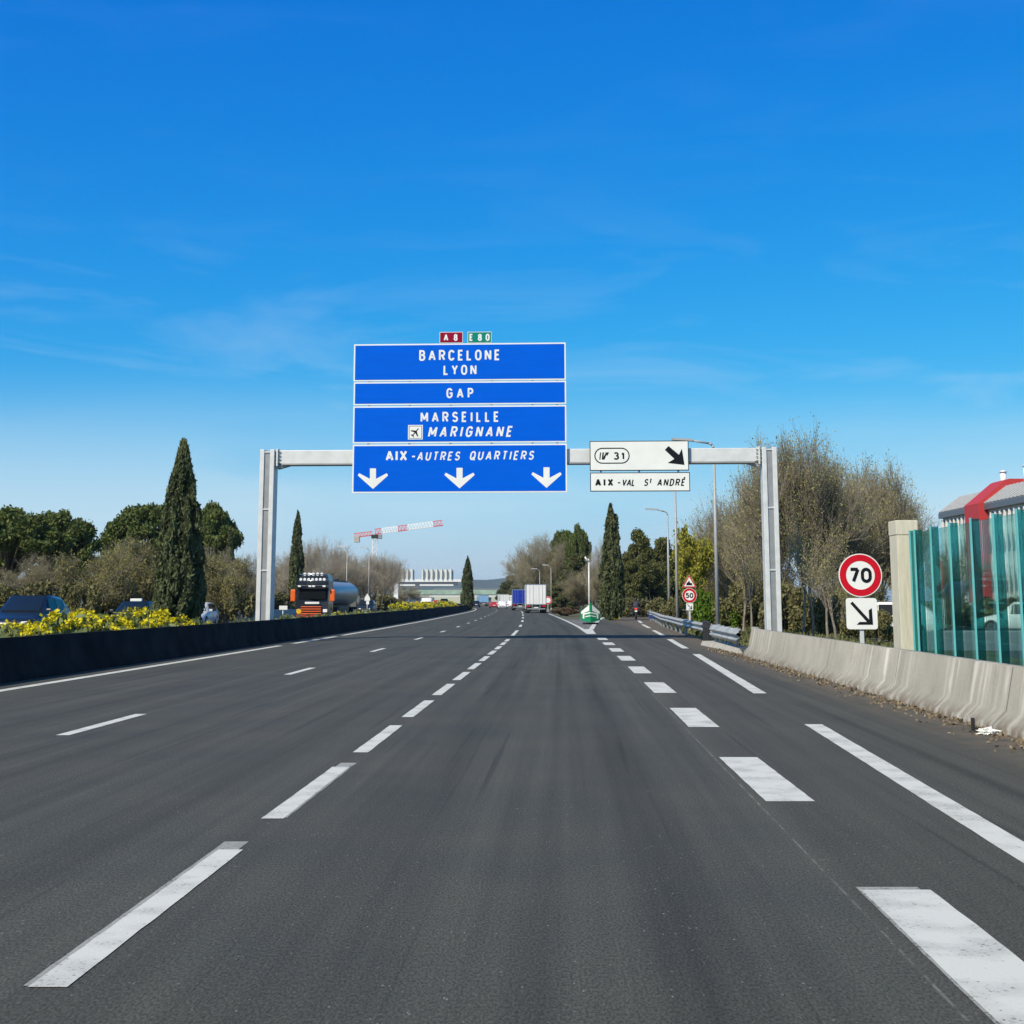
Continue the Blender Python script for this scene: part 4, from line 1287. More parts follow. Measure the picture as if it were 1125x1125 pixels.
def lorry(label, loc, rz, pname, col, L_=9.5, W_=2.5, H_=3.75, frame=None, group=None, name='lorry'):
    """box lorry seen from behind; front at +y, origin under the rear doors"""
    o = thing(name, label, 'lorry', loc, rz, group)
    P = car_paint(pname, col); FR = frame or M['chrome']
    hw = W_ / 2
    mb = MB(); mb.box(-hw, hw, .03, L_, 1.02, H_, .03); mb.build('cargo_box', P, o)
    mb = MB()
    mb.box(-hw - .01, -hw + .07, -.005, .1, 1.0, H_ + .01); mb.box(hw - .07, hw + .01, -.005, .1, 1.0, H_ + .01)
    mb.box(-hw + .071, hw - .071, -.005, .1, H_ - .09, H_ + .01); mb.box(-hw + .071, hw - .071, -.005, .1, 1.0, 1.08)
    mb.build('rear_frame', FR, o)
    for s in (-1, 1):
        mb = MB(); x0, x1 = sorted((s * .012, s * (hw - .08)))
        mb.box(x0, x1, -.03, .026, 1.09, H_ - .10, .008); dr = mb.build('rear_door', P, o)
        mb = MB()
        for q in (.28, .62):
            mb.tube((s * hw * q, -.05, 1.1), (s * hw * q, -.05, H_ - .12), .018, n=6)
        mb.build('lock_rod', M['steel_grey'], dr)
        mb = MB(); mb.box(s * (hw - .28) - .2, s * (hw - .28) + .2, -.1, .0, .76, .94, .01); mb.build('tail_light', M['tail_red'], o)
        mb = MB(); mb.box(s * (hw - .45) - .22, s * (hw - .45) + .22, .6, .63, .25, .75); mb.build('mudflap', M['rubber'], o)
    mb = MB(); mb.box(-hw * .9, hw * .9, -.06, .06, .45, .6, .01); mb.box(-.5, -.42, -.05, .05, .6, 1.0); mb.box(.42, .5, -.05, .05, .6, 1.0); mb.build('underrun_bar', M['steel_grey'], o)
    mb = MB(); mb.box(-.5, -.36, .1, L_ + 1.5, .72, .99); mb.box(.36, .5, .1, L_ + 1.5, .72, .99); mb.build('chassis', M['dark'], o)
    mb = MB(); mb.box(-.27, .27, -.075, -.063, .62, .74); mb.build('number_plate', M['sign_white'], o)
    wheels(o, (-hw, hw), (1.2, 2.5, L_ + .9), .48, .5)
    mb = MB(); mb.loft([[(sx * hw * .97, L_ + .4 + dy, z) for sx, dy, z in ((-1, 0, .5), (1, 0, .5), (1, 0, 3.2), (-1, 0, 3.2))], [(sx * hw * .97, L_ + 2.0 + dy, z) for sx, dy, z in ((-1, .1, .5), (1, .1, .5), (1, 0, 2.9), (-1, 0, 2.9))]], False)
    mb.build('cab', P, o)
    return o
TG = 'lorries ahead in our direction'
lorry('tall white lorry with closed rear doors in our lane', (xat(589, 176), 176, 0), face_in(176) + .012, 'lorry_white', (.80, .80, .79), 9.5, 2.5, 3.5, None, TG)
lorry('bright blue lorry just ahead of the white one', (xat(571.5, 226), 226, 0), face_in(226), 'lorry_blue', (.006, .028, .36), 10, 2.5, 3.25, None, TG)
lorry('white box lorry far ahead above the white cars', (xat(554.5, 372), 372, 0), face_in(372), 'lorry_white', (.80, .80, .79), 6, 2.5, 3.15, None, TG)
lorry('small white lorry farthest ahead beside the blue one', (xat(563.5, 450), 450, 0), face_in(450), 'lorry_white', (.80, .80, .79), 5, 2.2, 2.6, None, TG)
lorry('pale blue lorry far ahead under the overpass', (xat(531.5, 430), 430, 0), face_in(430), 'lorry_sky', (.22, .42, .68), 7, 2.9, 3.1, None, TG)

# oncoming road tanker
d = 110.0
o = thing('tanker_truck', 'black and orange road tanker with a roof light bar coming towards us', 'truck', (xat(343, d), d, 0), face_out(d) - .042, OG)
BK = car_paint('black_truck', (.012, .016, .026))
mb = MB()
mb.loft([[(sx * 1.24 * w, y, z) for sx, z, w, y in (( -1, .45, 1, y0), (1, .45, 1, y0), (1, 2.2, 1, y0 - .02), (1, 3.0, .98, y0 - t * .25), (.86, 3.5, .98, y0 - t * .6), (-.86, 3.5, .98, y0 - t * .6), (-1, 3.0, .98, y0 - t * .25), (-1, 2.2, 1, y0 - .02))] for y0, t in ((0, 1), (-.6, .2), (-2.1, 0))], False)
mb.build('cab', BK, o)
mb = MB(); mb.box(-1.05, 1.05, -.02, .035, 1.62, 2.42, .02); mb.build('windscreen', M['glasscar'], o)
mb = MB(); mb.box(-1.2, 1.2, -.05, .32, 2.50, 2.68, .04); mb.build('sun_visor', BK, o)
mb = MB()
for k in range(7): mb.tube((-.9 + .3 * k, -.02, 3.12), (-.9 + .3 * k, .08, 3.12), .11, .11, 10)
for k in range(5): mb.tube((-.66 + .33 * k, -.28, 3.52), (-.66 + .33 * k, -.18, 3.52), .12, .12, 10)
for x in (-.14, .14, -.95, .95): mb.box(x - .11, x + .11, .30, .345, 2.54, 2.66)
mb.build('lamp_row', M['lamp_white'], o)
mb = MB(); mb.tube((-1.1, -.2, 3.5), (1.1, -.2, 3.5), .04, n=8); mb.tube((-1.1, .0, 3.0), (1.1, .0, 3.0), .04, n=8); mb.build('light_bar', M['chrome'], o)
mb = MB(); mb.box(-.55, .55, .04, .06, 1.26, 1.42); mb.build('name_panel', M['sign_white'], o)
gr = MB()
for k in range(4): gr.box(-.72, .85, .0, .09, .50 + .17 * k, .565 + .17 * k, .015)
gr.build('grille', M['orange'], o)
mb = MB(); mb.box(-1.2, 1.2, -.03, .05, .28, .46, .02); mb.build('bumper', M['red_paint'], o)
for s in (-1, 1):
    mb = MB(); mb.box(s * 1.02 - .17, s * 1.02 + .17, .0, .07, .62, .86, .03); mb.build('headlight', M['lamp_white'], o)
    mb = MB(); mb.box(s * 1.52 - .19, s * 1.52 + .19, -.35, -.1, 1.45, 2.35, .06); mr_ = mb.build('mirror', M['orange'], o)
    mb = MB(); mb.tube((s * 1.2, -.3, 2.3), (s * 1.45, -.25, 2.3), .03, n=6); mb.build('mirror_arm', M['dark'], mr_)
mb = MB(); mb.tube((1.0, .03, .70), (1.0, .1, .70), .2, .2, 12); mb.build('fog_lamp', mat('amber', (.75, .42, .02), .4), o)
wheels(o, (-1.24, 1.24), (-1.3, -4.2, -12.0, -13.3), .5, .35)
mb = MB()
rings = []
for y, s in ((-2.75, .72), (-2.9, .95), (-3.1, 1), (-14.6, 1), (-14.8, .95), (-14.95, .72)):
    rings.append([(1.2 * s * math.cos(a), y, 2.1 + 1.0 * s * math.sin(a)) for a in np.linspace(0, 2 * math.pi, 29)[:-1]])
mb.loft(rings, True); mb.build('tank', mat('tank_steel', (.42, .43, .45), .38, .35, .06), o)
mb = MB(); mb.box(-.35, .35, -14, -3.4, 3.08, 3.16); mb.box(-.3, .3, -6, -5.2, 3.16, 3.34, .04); mb.box(-.3, .3, -10, -9.2, 3.16, 3.34, .04); mb.build('walkway', M['dark'], o)
mb = MB(); mb.box(-.5, .5, -14.8, -2.2, .8, 1.12); mb.box(-1.2, 1.2, -9.5, -5, .45, 1.0, .05); mb.build('chassis', M['dark'], o)

# motorcyclist on the exit road
d = 119.0
o = thing('motorcycle', 'dark motorcycle with a lit red tail lamp on the exit road', 'motorcycle', (xat(698.5, d), d, 0), -.08)
mb = MB(); mb.box(-.16, .16, -.6, .45, .55, .85, .08); mb.box(-.12, .12, -.95, -.5, .72, .86, .04); mb.tube((0, .45, .8), (0, .75, .35), .05, n=8); mb.build('body', BK, o)
for y in (-.68, .72):
    mb = MB(); mb.tube((-.08, y, .32), (.08, y, .32), .32, .32, 18); mb.build('wheel', M['rubber'], o)
mb = MB(); mb.box(-.35, .35, -1.0, -.55, .62, .98, .06); mb.build('pannier', M['dark'], o)
mb = MB(); mb.box(-.1, .1, -1.03, -.99, .80, .90, .01); mb.build('tail_light', mat('tail_lit', (.6, .01, .01), .3, emit=((1, .05, .03), 1.5)), o)
mb = MB(); mb.box(-.1, .1, -1.02, -.985, .60, .72); mb.build('number_plate', M['sign_white'], o)
mb = MB(); mb.tube((-.38, .4, 1.0), (.38, .4, 1.0), .025, n=6); mb.build('handlebar', M['dark'], o)

def skin_body(name, J, E, parent, m, sub=2):
    me = bpy.data.meshes.new(name)
    me.from_pydata([j[:3] for j in J], E, [])
    ob = bpy.data.objects.new(name, me); C.objects.link(ob)
    if parent: ob.parent = parent
    sk = ob.modifiers.new('skin', 'SKIN'); sk.use_smooth_shade = True
    for i, j in enumerate(J):
        me.skin_vertices[0].data[i].radius = (j[3], j[4] if len(j) > 4 else j[3])
    me.skin_vertices[0].data[0].use_root = True
    ss = ob.modifiers.new('sub', 'SUBSURF'); ss.levels = sub; ss.render_levels = sub
    me.materials.append(m)
    return ob
pz = thing('person', 'rider in dark jacket and helmet leaning forward on the motorcycle', 'person', (xat(698.5, d), d, 0), -.08)
J = [(0, -.35, .92, .17, .13), (0, -.25, 1.12, .16, .12), (0, -.12, 1.36, .19, .12), (0, -.06, 1.47, .07), (0, .0, 1.58, .10),
     (.21, -.1, 1.38, .07), (.30, .12, 1.16, .055), (.30, .38, 1.03, .04), (-.21, -.1, 1.38, .07), (-.30, .12, 1.16, .055), (-.30, .38, 1.03, .04),
     (.16, -.28, .88, .10), (.24, .12, .80, .075), (.24, -.12, .42, .055), (.25, .02, .34, .045), (-.16, -.28, .88, .10), (-.24, .12, .80, .075), (-.24, -.12, .42, .055), (-.25, .02, .34, .045)]
E = [(0, 1), (1, 2), (2, 3), (3, 4), (2, 5), (5, 6), (6, 7), (2, 8), (8, 9), (9, 10), (0, 11), (11, 12), (12, 13), (13, 14), (0, 15), (15, 16), (16, 17), (17, 18)]
skin_body('rider_body', J, E, pz, mat('dark_jacket', (.02, .022, .04), .7))
mb = MB()
bmesh.ops.create_uvsphere(mb.bm, u_segments=14, v_segments=10, radius=.15)
for v in mb.bm.verts: v.co = Vector((v.co.x * .9, v.co.y * 1.1, v.co.z)) + Vector((0, .0, 1.62))
mb.build('helmet', M['dark'], pz)

# ------------------------------------------------------------------ trees and plants
def cards(c, size, m, name, parent, aspect=1.6, up=0.0, out=None, tint=None):
    """one leaf-sized diamond per point"""
    n = len(c)
    a = rng.normal(size=(n, 3)); a[:, 2] += up * 2
    if out is not None: a += out
    a /= np.linalg.norm(a, axis=1)[:, None]
    b = rng.normal(size=(n, 3)); b -= (b * a).sum(1)[:, None] * a
    b /= np.linalg.norm(b, axis=1)[:, None]
    s = (np.asarray(size) * rng.uniform(.6, 1.35, n))[:, None]
    V = np.empty((n, 4, 3))
    V[:, 0] = c - a * s * aspect * .5; V[:, 1] = c + b * s * .5; V[:, 2] = c + a * s * aspect * .5; V[:, 3] = c - b * s * .5
    F = np.arange(n * 4).reshape(n, 4)
    if tint is None: tint = rng.uniform(0, 1, n)
    return np_mesh(name, V.reshape(-1, 3), F, m, parent, tint)

def tubes(segs, name, m, parent, sides=4):
    """segs: array of (p0 xyz, p1 xyz, r0, r1)"""
    S = np.asarray(segs, dtype=float)
    p0, p1, r0, r1 = S[:, 0:3], S[:, 3:6], S[:, 6], S[:, 7]
    d = p1 - p0; d /= np.linalg.norm(d, axis=1)[:, None] + 1e-9
    ref = np.where(np.abs(d[:, 2:3]) < .9, np.array([[0, 0, 1.]]), np.array([[1., 0, 0]]))
    a = np.cross(d, ref); a /= np.linalg.norm(a, axis=1)[:, None]
    b = np.cross(d, a)
    n = len(S)
    V = np.empty((n, 2, sides, 3))
    for k in range(sides):
        t = 2 * math.pi * k / sides
        o = a * math.cos(t) + b * math.sin(t)
        V[:, 0, k] = p0 + o * r0[:, None]; V[:, 1, k] = p1 + o * r1[:, None]
    base = (np.arange(n) * 2 * sides)[:, None]
    F = []
    for k in range(sides):
        k2 = (k + 1) % sides
        F.append(np.concatenate([base + k, base + k2, base + sides + k2, base + sides + k], 1))
    return np_mesh(name, V.reshape(-1, 3), np.concatenate(F), m, parent, smooth=sides > 4)

def grow(H, spread, levels, nb, seed, up=.35, r0=.16, trunk=.22, wig=.16, rmin=.007, fl=(.45, .78)):
    r_ = random.Random(seed)
    thick, thin, tips = [], [], []
    def br(p, d, l, r, lev):
        n = 3 if lev < levels else 2
        q = Vector(p)
        for i in range(n):
            d = (d + Vector((r_.gauss(0, wig), r_.gauss(0, wig), r_.gauss(0, wig) + up * .12))).normalized()
            e = q + d * (l / n)
            rr0 = r * (1 - .5 * i / n); rr1 = r * (1 - .5 * (i + 1) / n)
            (thick if lev <= 1 else thin).append((*q, *e, rr0, rr1))
            if lev < levels:
                k = nb if lev > 0 else nb + 1
                for j in range(k if i > 0 or lev > 0 else 0 if lev == 0 else k):
                    if r_.random() < .78:
                        az = r_.uniform(0, 2 * math.pi)
                        sd = d.orthogonal().normalized(); sd.rotate(Matrix.Rotation(az, 3, d))
                        ang = r_.uniform(.35, .95)
                        nd = (d * math.cos(ang) + sd * math.sin(ang) * spread + Vector((0, 0, up * .5))).normalized()
                        f = r_.uniform(*fl) * (1.0 if lev else .95)
                        br(q + (e - q) * r_.uniform(.3, 1), nd, l * f, max(rr1 * .55, rmin), lev + 1)
            else:
                tips.append(tuple(e))
            q = e
        if lev < levels and lev >= 1:
            br(q, d, l * .6, max(r * .45, rmin), lev + 1)
    br(Vector((0, 0, 0)), Vector((0, 0, 1)), H * (.45 + trunk), r0, 0)
    return thick, thin, tips

def bare_proto(name, seed, H=10, spread=1.0, nb=2, levels=5, mt='bark', mtw='twig', mbud='bud', buds=9000, budsize=.055, stems=1, up=.35, rmin=.007, fl=(.45, .78)):
    o = bpy.data.objects.new(name, None); C.objects.link(o)
    T, N, P = [], [], []
    rr = random.Random(seed)
    for s in range(stems):
        t, n_, p = grow(H * rr.uniform(.8, 1), spread, levels, nb, seed * 13 + s, up, .15 / math.sqrt(stems), rmin=rmin, fl=fl)
        dx, dy = (rr.uniform(-.16, .16) * H * (stems > 1), rr.uniform(-.12, .12) * H * (stems > 1))
        sh = lambda L_: [(a[0] + dx, a[1] + dy, a[2], a[3] + dx, a[4] + dy, a[5], a[6], a[7]) for a in L_]
        T += sh(t); N += sh(n_); P += [(a[0] + dx, a[1] + dy, a[2]) for a in p]
    allz = max(p[2] for p in P)
    k = H / allz
    w = np.percentile(np.hypot([p[0] for p in P], [p[1] for p in P]), 95)
    def scl(L_): 
        A = np.asarray(L_); A = A.copy(); A[:, :6] *= k; return A
    tubes(scl(T), 'trunk', M[mt], o, 6)
    tubes(scl(N), 'branches', M[mtw], o, 3)
    if buds:
        P = np.asarray(P) * k
        idx = rng.integers(0, len(P), buds)
        c = P[idx] + rng.normal(size=(buds, 3)) * .16
        cards(c, np.full(buds, budsize), M[mbud], 'buds', o, 1.7)
    o['w'] = float(w * k); o['h'] = float(H)
    return o

def crown_points(blobs, n, shell=.55):
    vol = np.array([b[3] * b[4] * b[5] for b in blobs]) ** .75
    idx = rng.choice(len(blobs), n, p=vol / vol.sum())
    B = np.asarray(blobs)[idx]
    d = rng.normal(size=(n, 3)); d /= np.linalg.norm(d, axis=1)[:, None]
    rad = (shell + (1 - shell) * rng.uniform(0, 1, n) ** .6)
    rad *= 1 + .12 * np.sin(d[:, 0] * 9 + idx) * np.sin(d[:, 2] * 8 + idx * 2)
    return B[:, :3] + d * B[:, 3:6] * rad[:, None], d

def pine_proto(name, seed, H=8.0, Rr=3.6, base=.45, m='pine', n=34000, leaf=.15, flat=True):
    o = bpy.data.objects.new(name, None); C.objects.link(o)
    r_ = random.Random(seed)
    blobs, segs = [], []
    h0 = H * base
    segs.append((0, 0, 0, .1, .05, h0, .24, .18))
    nbl = 52
    for k in range(nbl):
        a = k * 2.39996 + r_.uniform(-.3, .3)
        t = r_.random()
        rad = Rr * math.sqrt((k + .5) / nbl) * r_.uniform(.8, 1.0)
        if flat:
            top = H - (rad / Rr) ** 2 * (H - h0) * .62
        else:
            top = H * (1 - .78 * (rad / Rr)) + r_.uniform(-.4, .1)
        z = top - r_.uniform(.5, 1.0) if k % 3 else top - r_.uniform(.8, (top - h0) * .75 + .9)
        s = r_.uniform(.38, .95)
        blobs.append((rad * math.cos(a), rad * math.sin(a), z, s * 1.05, s * 1.05, s * .72))
        b0 = (0.1, .05, h0 * r_.uniform(.7, 1.0))
        mid = (rad * math.cos(a) * .5, rad * math.sin(a) * .5, (z + b0[2]) * .5 - .1)
        segs += [(*b0, *mid, .09, .06), (*mid, rad * math.cos(a), rad * math.sin(a), z, .06, .02)]
    tubes(segs, 'trunk', M['bark'], o, 6)
    c, dd = crown_points(blobs, n, .35)
    c = c + rng.normal(size=c.shape) * .09
    cards(c, np.full(n, leaf), M[m], 'crown', o, 1.9, 0, dd * .6)
    o['w'] = float(Rr); o['h'] = float(H)
    return o

def cypress_proto(name, seed, H=8.0, Rr=.85, n=17000, tips=1):
    o = bpy.data.objects.new(name, None); C.objects.link(o)
    r_ = np.random.default_rng(seed)
    tubes([(0, 0, 0, 0, 0, H * .2, .14, .11), (0, 0, H * .2, 0, 0, H * .93, .11, .015)], 'trunk', M['bark'], o, 7)
    # upright plumes packed round the stem, each a tapering flame of sprays
    prof_t = [0, .05, .16, .32, .5, .68, .82, .92, 1]
    prof_r = [.66, .86, 1.0, .98, .88, .68, .44, .23, .02]
    npl = 210
    PT, TN, UP = [], [], []
    per = n // npl
    heads = [(0, 0, 1.0)] if tips == 1 else [(0, 0, 1.0), (Rr * .42, .1, .91)]
    for k in range(npl):
        a = r_.uniform(0, 2 * math.pi)
        hx, hy, hf = heads[k % len(heads)]
        HH = H * hf
        t = .01 + .90 * r_.uniform(0, 1) ** 1.15
        zb = HH * t
        lh = HH * r_.uniform(.07, .15) * (1.2 - .5 * t)
        lh = min(lh, HH * 1.0 - zb)
        rr = Rr * np.interp(t, prof_t, prof_r) * r_.uniform(.74, 1.10)
        lr = Rr * r_.uniform(.13, .24) * (1.1 - .72 * t)
        u = r_.uniform(0, 1, per)
        ang = r_.uniform(0, 2 * math.pi, per)
        q = lr * np.sqrt(r_.uniform(.25, 1, per)) * np.interp(u, [0, .25, .6, 1], [.5, 1, .7, .03])
        rad = (rr - .5 * lr) * (1 - u * (1 - np.interp(min(1, t + lh / HH), prof_t, prof_r) / max(.02, np.interp(t, prof_t, prof_r))) * .8)
        wgt = max(0, (t - .62) / .38)
        x = math.cos(a) * rad + q * np.cos(ang) + hx * wgt
        y = math.sin(a) * rad + q * np.sin(ang) + hy * wgt
        PT.append(np.stack([x, y, zb + u * lh], 1))
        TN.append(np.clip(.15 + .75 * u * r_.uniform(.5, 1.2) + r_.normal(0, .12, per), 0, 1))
    m_ = n // 3
    z = H * r_.uniform(.02, .95, m_); a = r_.uniform(0, 2 * math.pi, m_)
    rr = Rr * .78 * np.interp(z / H, prof_t, prof_r) * np.sqrt(r_.uniform(.2, 1, m_))
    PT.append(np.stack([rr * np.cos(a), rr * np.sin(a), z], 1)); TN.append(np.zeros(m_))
    for hx, hy, hf in heads:
        for k in range(5):
            u = r_.uniform(0, 1, 120); top = H * hf * (1.0 if k == 0 else r_.uniform(.93, .985))
            ox, oy = (0, 0) if k == 0 else r_.normal(0, Rr * .07, 2)
            sp_ = Rr * .07 * (1 - u)
            PT.append(np.stack([hx + ox + r_.normal(0, 1, 120) * sp_, hy + oy + r_.normal(0, 1, 120) * sp_, top * (.88 + .12 * u)], 1)); TN.append(r_.uniform(.2, .8, 120))
    P = np.concatenate(PT)
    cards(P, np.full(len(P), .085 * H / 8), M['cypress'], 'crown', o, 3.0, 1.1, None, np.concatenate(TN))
    o['w'] = float(Rr); o['h'] = float(H)
    return o

def bush_proto(name, seed, m='shrub', n=5000, leaf=.12, stem='twig', H=2.0, Rr=1.5):
    o = bpy.data.objects.new(name, None); C.objects.link(o)
    r_ = random.Random(seed)
    blobs, segs = [], []
    for k in range(16):
        a = r_.uniform(0, 6.28); rad = Rr * math.sqrt(r_.random()) * .75
        z = H * r_.uniform(.22, .86) * (1 - .35 * (rad / Rr) ** 2)
        s = r_.uniform(.22, .42) * Rr
        blobs.append((rad * math.cos(a), rad * math.sin(a), z, s, s, s * .9 * H / 2.0))
        segs.append((rad * .1 * math.cos(a), rad * .1 * math.sin(a), 0, rad * math.cos(a), rad * math.sin(a), z + s * .6, .03, .008))
        for j in range(7):
            b = (rad * math.cos(a) + r_.gauss(0, s * .6), rad * math.sin(a) + r_.gauss(0, s * .6), z + abs(r_.gauss(0, s * .9)))
            segs.append((rad * .7 * math.cos(a), rad * .7 * math.sin(a), z * .6, *b, .012, .005))
    tubes(segs, 'stems', M[stem], o, 4)
    c, dd = crown_points(blobs, n, .3)
    c = c[c[:, 2] > 0.02]
    cards(c, np.full(len(c), leaf), M[m], 'foliage', o, 1.7)
    o['w'] = float(Rr); o['h'] = float(H)
    return o

PRO = {}
PRO['bare0'] = bare_proto('bare_tree', 3, stems=2, spread=.95, up=.5, buds=15000)
PRO['bare1'] = bare_proto('bare_tree', 5, stems=3, spread=1.05, up=.45, buds=15000)
PRO['bare2'] = bare_proto('bare_tree', 11, stems=3, spread=1.0, up=.55, buds=16000, budsize=.06, mbud='bud_olive')
PRO['grey0'] = bare_proto('bare_tree', 21, stems=2, spread=1.0, up=.4, mt='bark_pale', mtw='twig_grey', mbud='bud_grey', buds=5000)
PRO['grey1'] = bare_proto('bare_tree', 23, stems=3, spread=.9, up=.55, mt='bark_pale', mtw='twig_grey', mbud='bud_grey', buds=5000)
PRO['fan0'] = bare_proto('bare_tree', 51, stems=4, spread=.8, levels=4, nb=3, up=.75, buds=22000, budsize=.065, rmin=.011, fl=(.5, .85), mbud='bud_spring')
PRO['fan1'] = bare_proto('bare_tree', 57, stems=3, spread=.95, levels=4, nb=3, up=.6, buds=15000, budsize=.065, rmin=.011, fl=(.5, .85), mbud='bud_spring')
PRO['sapling'] = bare_proto('sapling', 41, H=5, stems=2, spread=.8, levels=3, nb=2, up=.5, mt='bark_pale', mtw='bark_pale', mbud='bud', buds=1500)
PRO['olive'] = bare_proto('budding_tree', 31, H=6, stems=3, spread=1.2, up=.25, mbud='bud_olive', buds=26000, budsize=.085)
PRO['yellow'] = bare_proto('budding_tree', 37, H=7, stems=2, spread=.8, up=.6, mbud='yellowgreen', buds=16000, budsize=.16)
PRO['pine0'] = pine_proto('pine_tree', 1)
PRO['pine1'] = pine_proto('pine_tree', 2, Rr=3.2, base=.5)
PRO['pine2'] = pine_proto('pine_tree', 4, Rr=4.0, base=.4)
PRO['ever0'] = pine_proto('evergreen_tree', 6, H=9, Rr=3.0, base=.12, m='evergreen', flat=False)
PRO['ever1'] = pine_proto('evergreen_tree', 8, H=9, Rr=2.6, base=.10, m='evergreen', flat=False)
PRO['cyp0'] = cypress_proto('cypress_tree', 1, Rr=.93, n=26000)
PRO['cyp1'] = cypress_proto('cypress_tree', 2, Rr=.60)
PRO['cyp2'] = cypress_proto('cypress_tree', 3, Rr=.75, tips=2)
PRO['bush0'] = bush_proto('shrub', 1)
PRO['bush1'] = bush_proto('shrub', 2, n=6000)
PRO['green'] = bush_proto('shrub', 3, 'freshgreen', 8000, .12)
PRO['red'] = bush_proto('shrub', 4, 'redshrub', 5000)
_used = set()
def tree(kind, label, X, d, ytop, wpx, group=None, cat='tree', rz=None, dz=0):
    """stand a plant of this kind at its distance with the height and spread the photo shows"""
    p = PRO[kind]
    h = max(.3, zat(ytop, d, X) - dz)
    w = wpx / 2 * d / 1580
    sc = (w / p['w'], w / p['w'], h / p['h'])
    loc = (xat(X, d), d, dz - .03)
    rz = random.uniform(0, 6.28) if rz is None else rz
    if kind not in _used:
        _used.add(kind)
        p.location = loc; p.rotation_euler = (0, 0, rz); p.scale = sc
        tag(p, label, cat, group)
        p2 = p
    else:
        p2 = dup(p, loc, rz, label, group, sc)
        p2['category'] = cat
        if not group and 'group' in p2: del p2['group']
    return p2

LG = 'trees beyond the oncoming carriageway'
# left side
tree('pine0', 'broad dark umbrella pine at the left edge of the photo', 6, 98, 557, 132, LG)
tree('pine2', 'dark umbrella pine right of the one at the left edge', 62, 106, 557, 92, LG)
tree('pine1', 'umbrella pine rising behind the tall cypress on its left', 158, 128, 549, 88, LG)
tree('pine0', 'umbrella pine rising behind the tall cypress on its right', 228, 130, 552, 70, LG)
tree('bare0', 'twiggy tree at the far left under the pine', 28, 86, 602, 80, LG)
tree('olive', 'brown green budding tree under the gap between the pines', 108, 84, 598, 80, LG)
tree('olive', 'brown green budding tree left of the tall cypress', 160, 90, 586, 84, LG)
tree('olive', 'budding tree right of the tall cypress', 240, 88, 604, 72, LG)
tree('bare1', 'brown bare tree left of the left gantry post', 268, 104, 598, 60, LG)
tree('bare0', 'brown bare tree just behind the tall cypress', 205, 96, 590, 70, LG)
tree('cyp1', 'small dark cypress in front of the right umbrella pine', 251, 108, 578, 13, 'cypress trees by the motorway')
tree('grey0', 'tall grey bare tree behind the tanker', 350, 165, 584, 58, LG)
tree('grey1', 'grey bare tree right of the left gantry post', 305, 155, 603, 60, LG)
tree('grey1', 'grey bare tree between the two thin lamps', 392, 176, 600, 54, LG)
tree('grey0', 'grey bare tree below the crane cab', 416, 182, 602, 52, LG)
tree('grey0', 'low grey bare tree left of the far gantry', 432, 196, 607, 36, LG)
tree('grey1', 'grey bare tree left of the thin cypress by the tanker', 330, 178, 606, 50, LG)
tree('grey0', 'grey bare tree just right of the slim cypress by the tanker', 336, 158, 592, 46, LG)
tree('grey1', 'grey bare tree above the tank of the tanker truck', 368, 172, 594, 56, LG)
tree('bare1', 'brown bare tree between tanker and pale arrow shaped sign', 386, 190, 604, 60, LG)
tree('bare0', 'brown bare tree behind the pale arrow shaped sign', 408, 200, 606, 60, LG)
tree('bare1', 'brown bare tree close left of the far gantry post', 416, 225, 612, 36, LG)
tree('bare0', 'brown bare tree in the gap right of the left gantry post', 298, 170, 604, 60, LG)
tree('bare1', 'brown bare tree low behind the tanker trailer', 372, 168, 622, 60, LG)
tree('bare1', 'brown bare tree standing under the left end of the far gantry', 452, 335, 641, 40, LG)
SG = 'shrubs along the roadside'
for X, d_, yt, w_, lab in ((12, 82, 640, 70, 'dark shrub at the left edge behind the people carrier'), (62, 84, 636, 60, 'dark shrub right of the people carrier'), (96, 82, 640, 44, 'dark shrub between people carrier and roof sign car'), (128, 86, 634, 60, 'dark shrub behind the roof sign car'), (170, 88, 636, 50, 'shrub hidden low behind the tall cypress on its left'), (232, 92, 632, 54, 'shrub right of the tall cypress at the roadside'), (258, 96, 634, 44, 'shrub low at the left gantry post'), (300, 140, 648, 50, 'shrub right of the left gantry post'), (345, 150, 652, 50, 'shrub behind the tanker cab'), (424, 215, 652, 44, 'shrub left of the far gantry post')):
    tree('bush0' if int(X) % 2 else 'bush1', lab, X, d_, yt, w_, SG, 'shrub')
tree('cyp0', 'tallest cypress on the left, standing in the median behind the dark barrier', 196, 50, 482, 53, 'cypress trees by the motorway')
tree('cyp1', 'slim cypress behind the tanker cab', 325, 142, 561, 17, 'cypress trees by the motorway')
tree('cyp1', 'small pointed cypress at the far end of the median', 513.5, 238, 611, 14, 'cypress trees by the motorway')
# middle distance, right of the road
CG = 'trees beyond the white trailer'
tree('ever1', 'dark evergreen at the left end of the far wood', 561, 500, 626, 30, CG)
tree('bare0', 'bare tree at the left end of the far wood', 573, 420, 594, 48, CG)
tree('bare1', 'rounded bare tree above the white trailer', 590, 300, 580, 66, CG)
tree('bare2', 'bare tree right of the white trailer', 613, 240, 584, 54, CG)
tree('ever0', 'dark evergreen behind the bare wood', 600, 330, 600, 50, CG)
tree('pine1', 'dark pine crown topping the far wood on the left', 621, 256, 579, 34, CG)
tree('pine0', 'dark pine crown topping the far wood on the right', 637, 228, 576, 30, CG)
tree('ever1', 'green evergreen below the two dark pine crowns', 634, 214, 596, 50, CG)
tree('grey1', 'pale bare poplar left of the twin tipped cypress', 654, 196, 588, 28, CG)
tree('bare2', 'budding tree behind the green nose marker', 638, 158, 622, 50, CG)
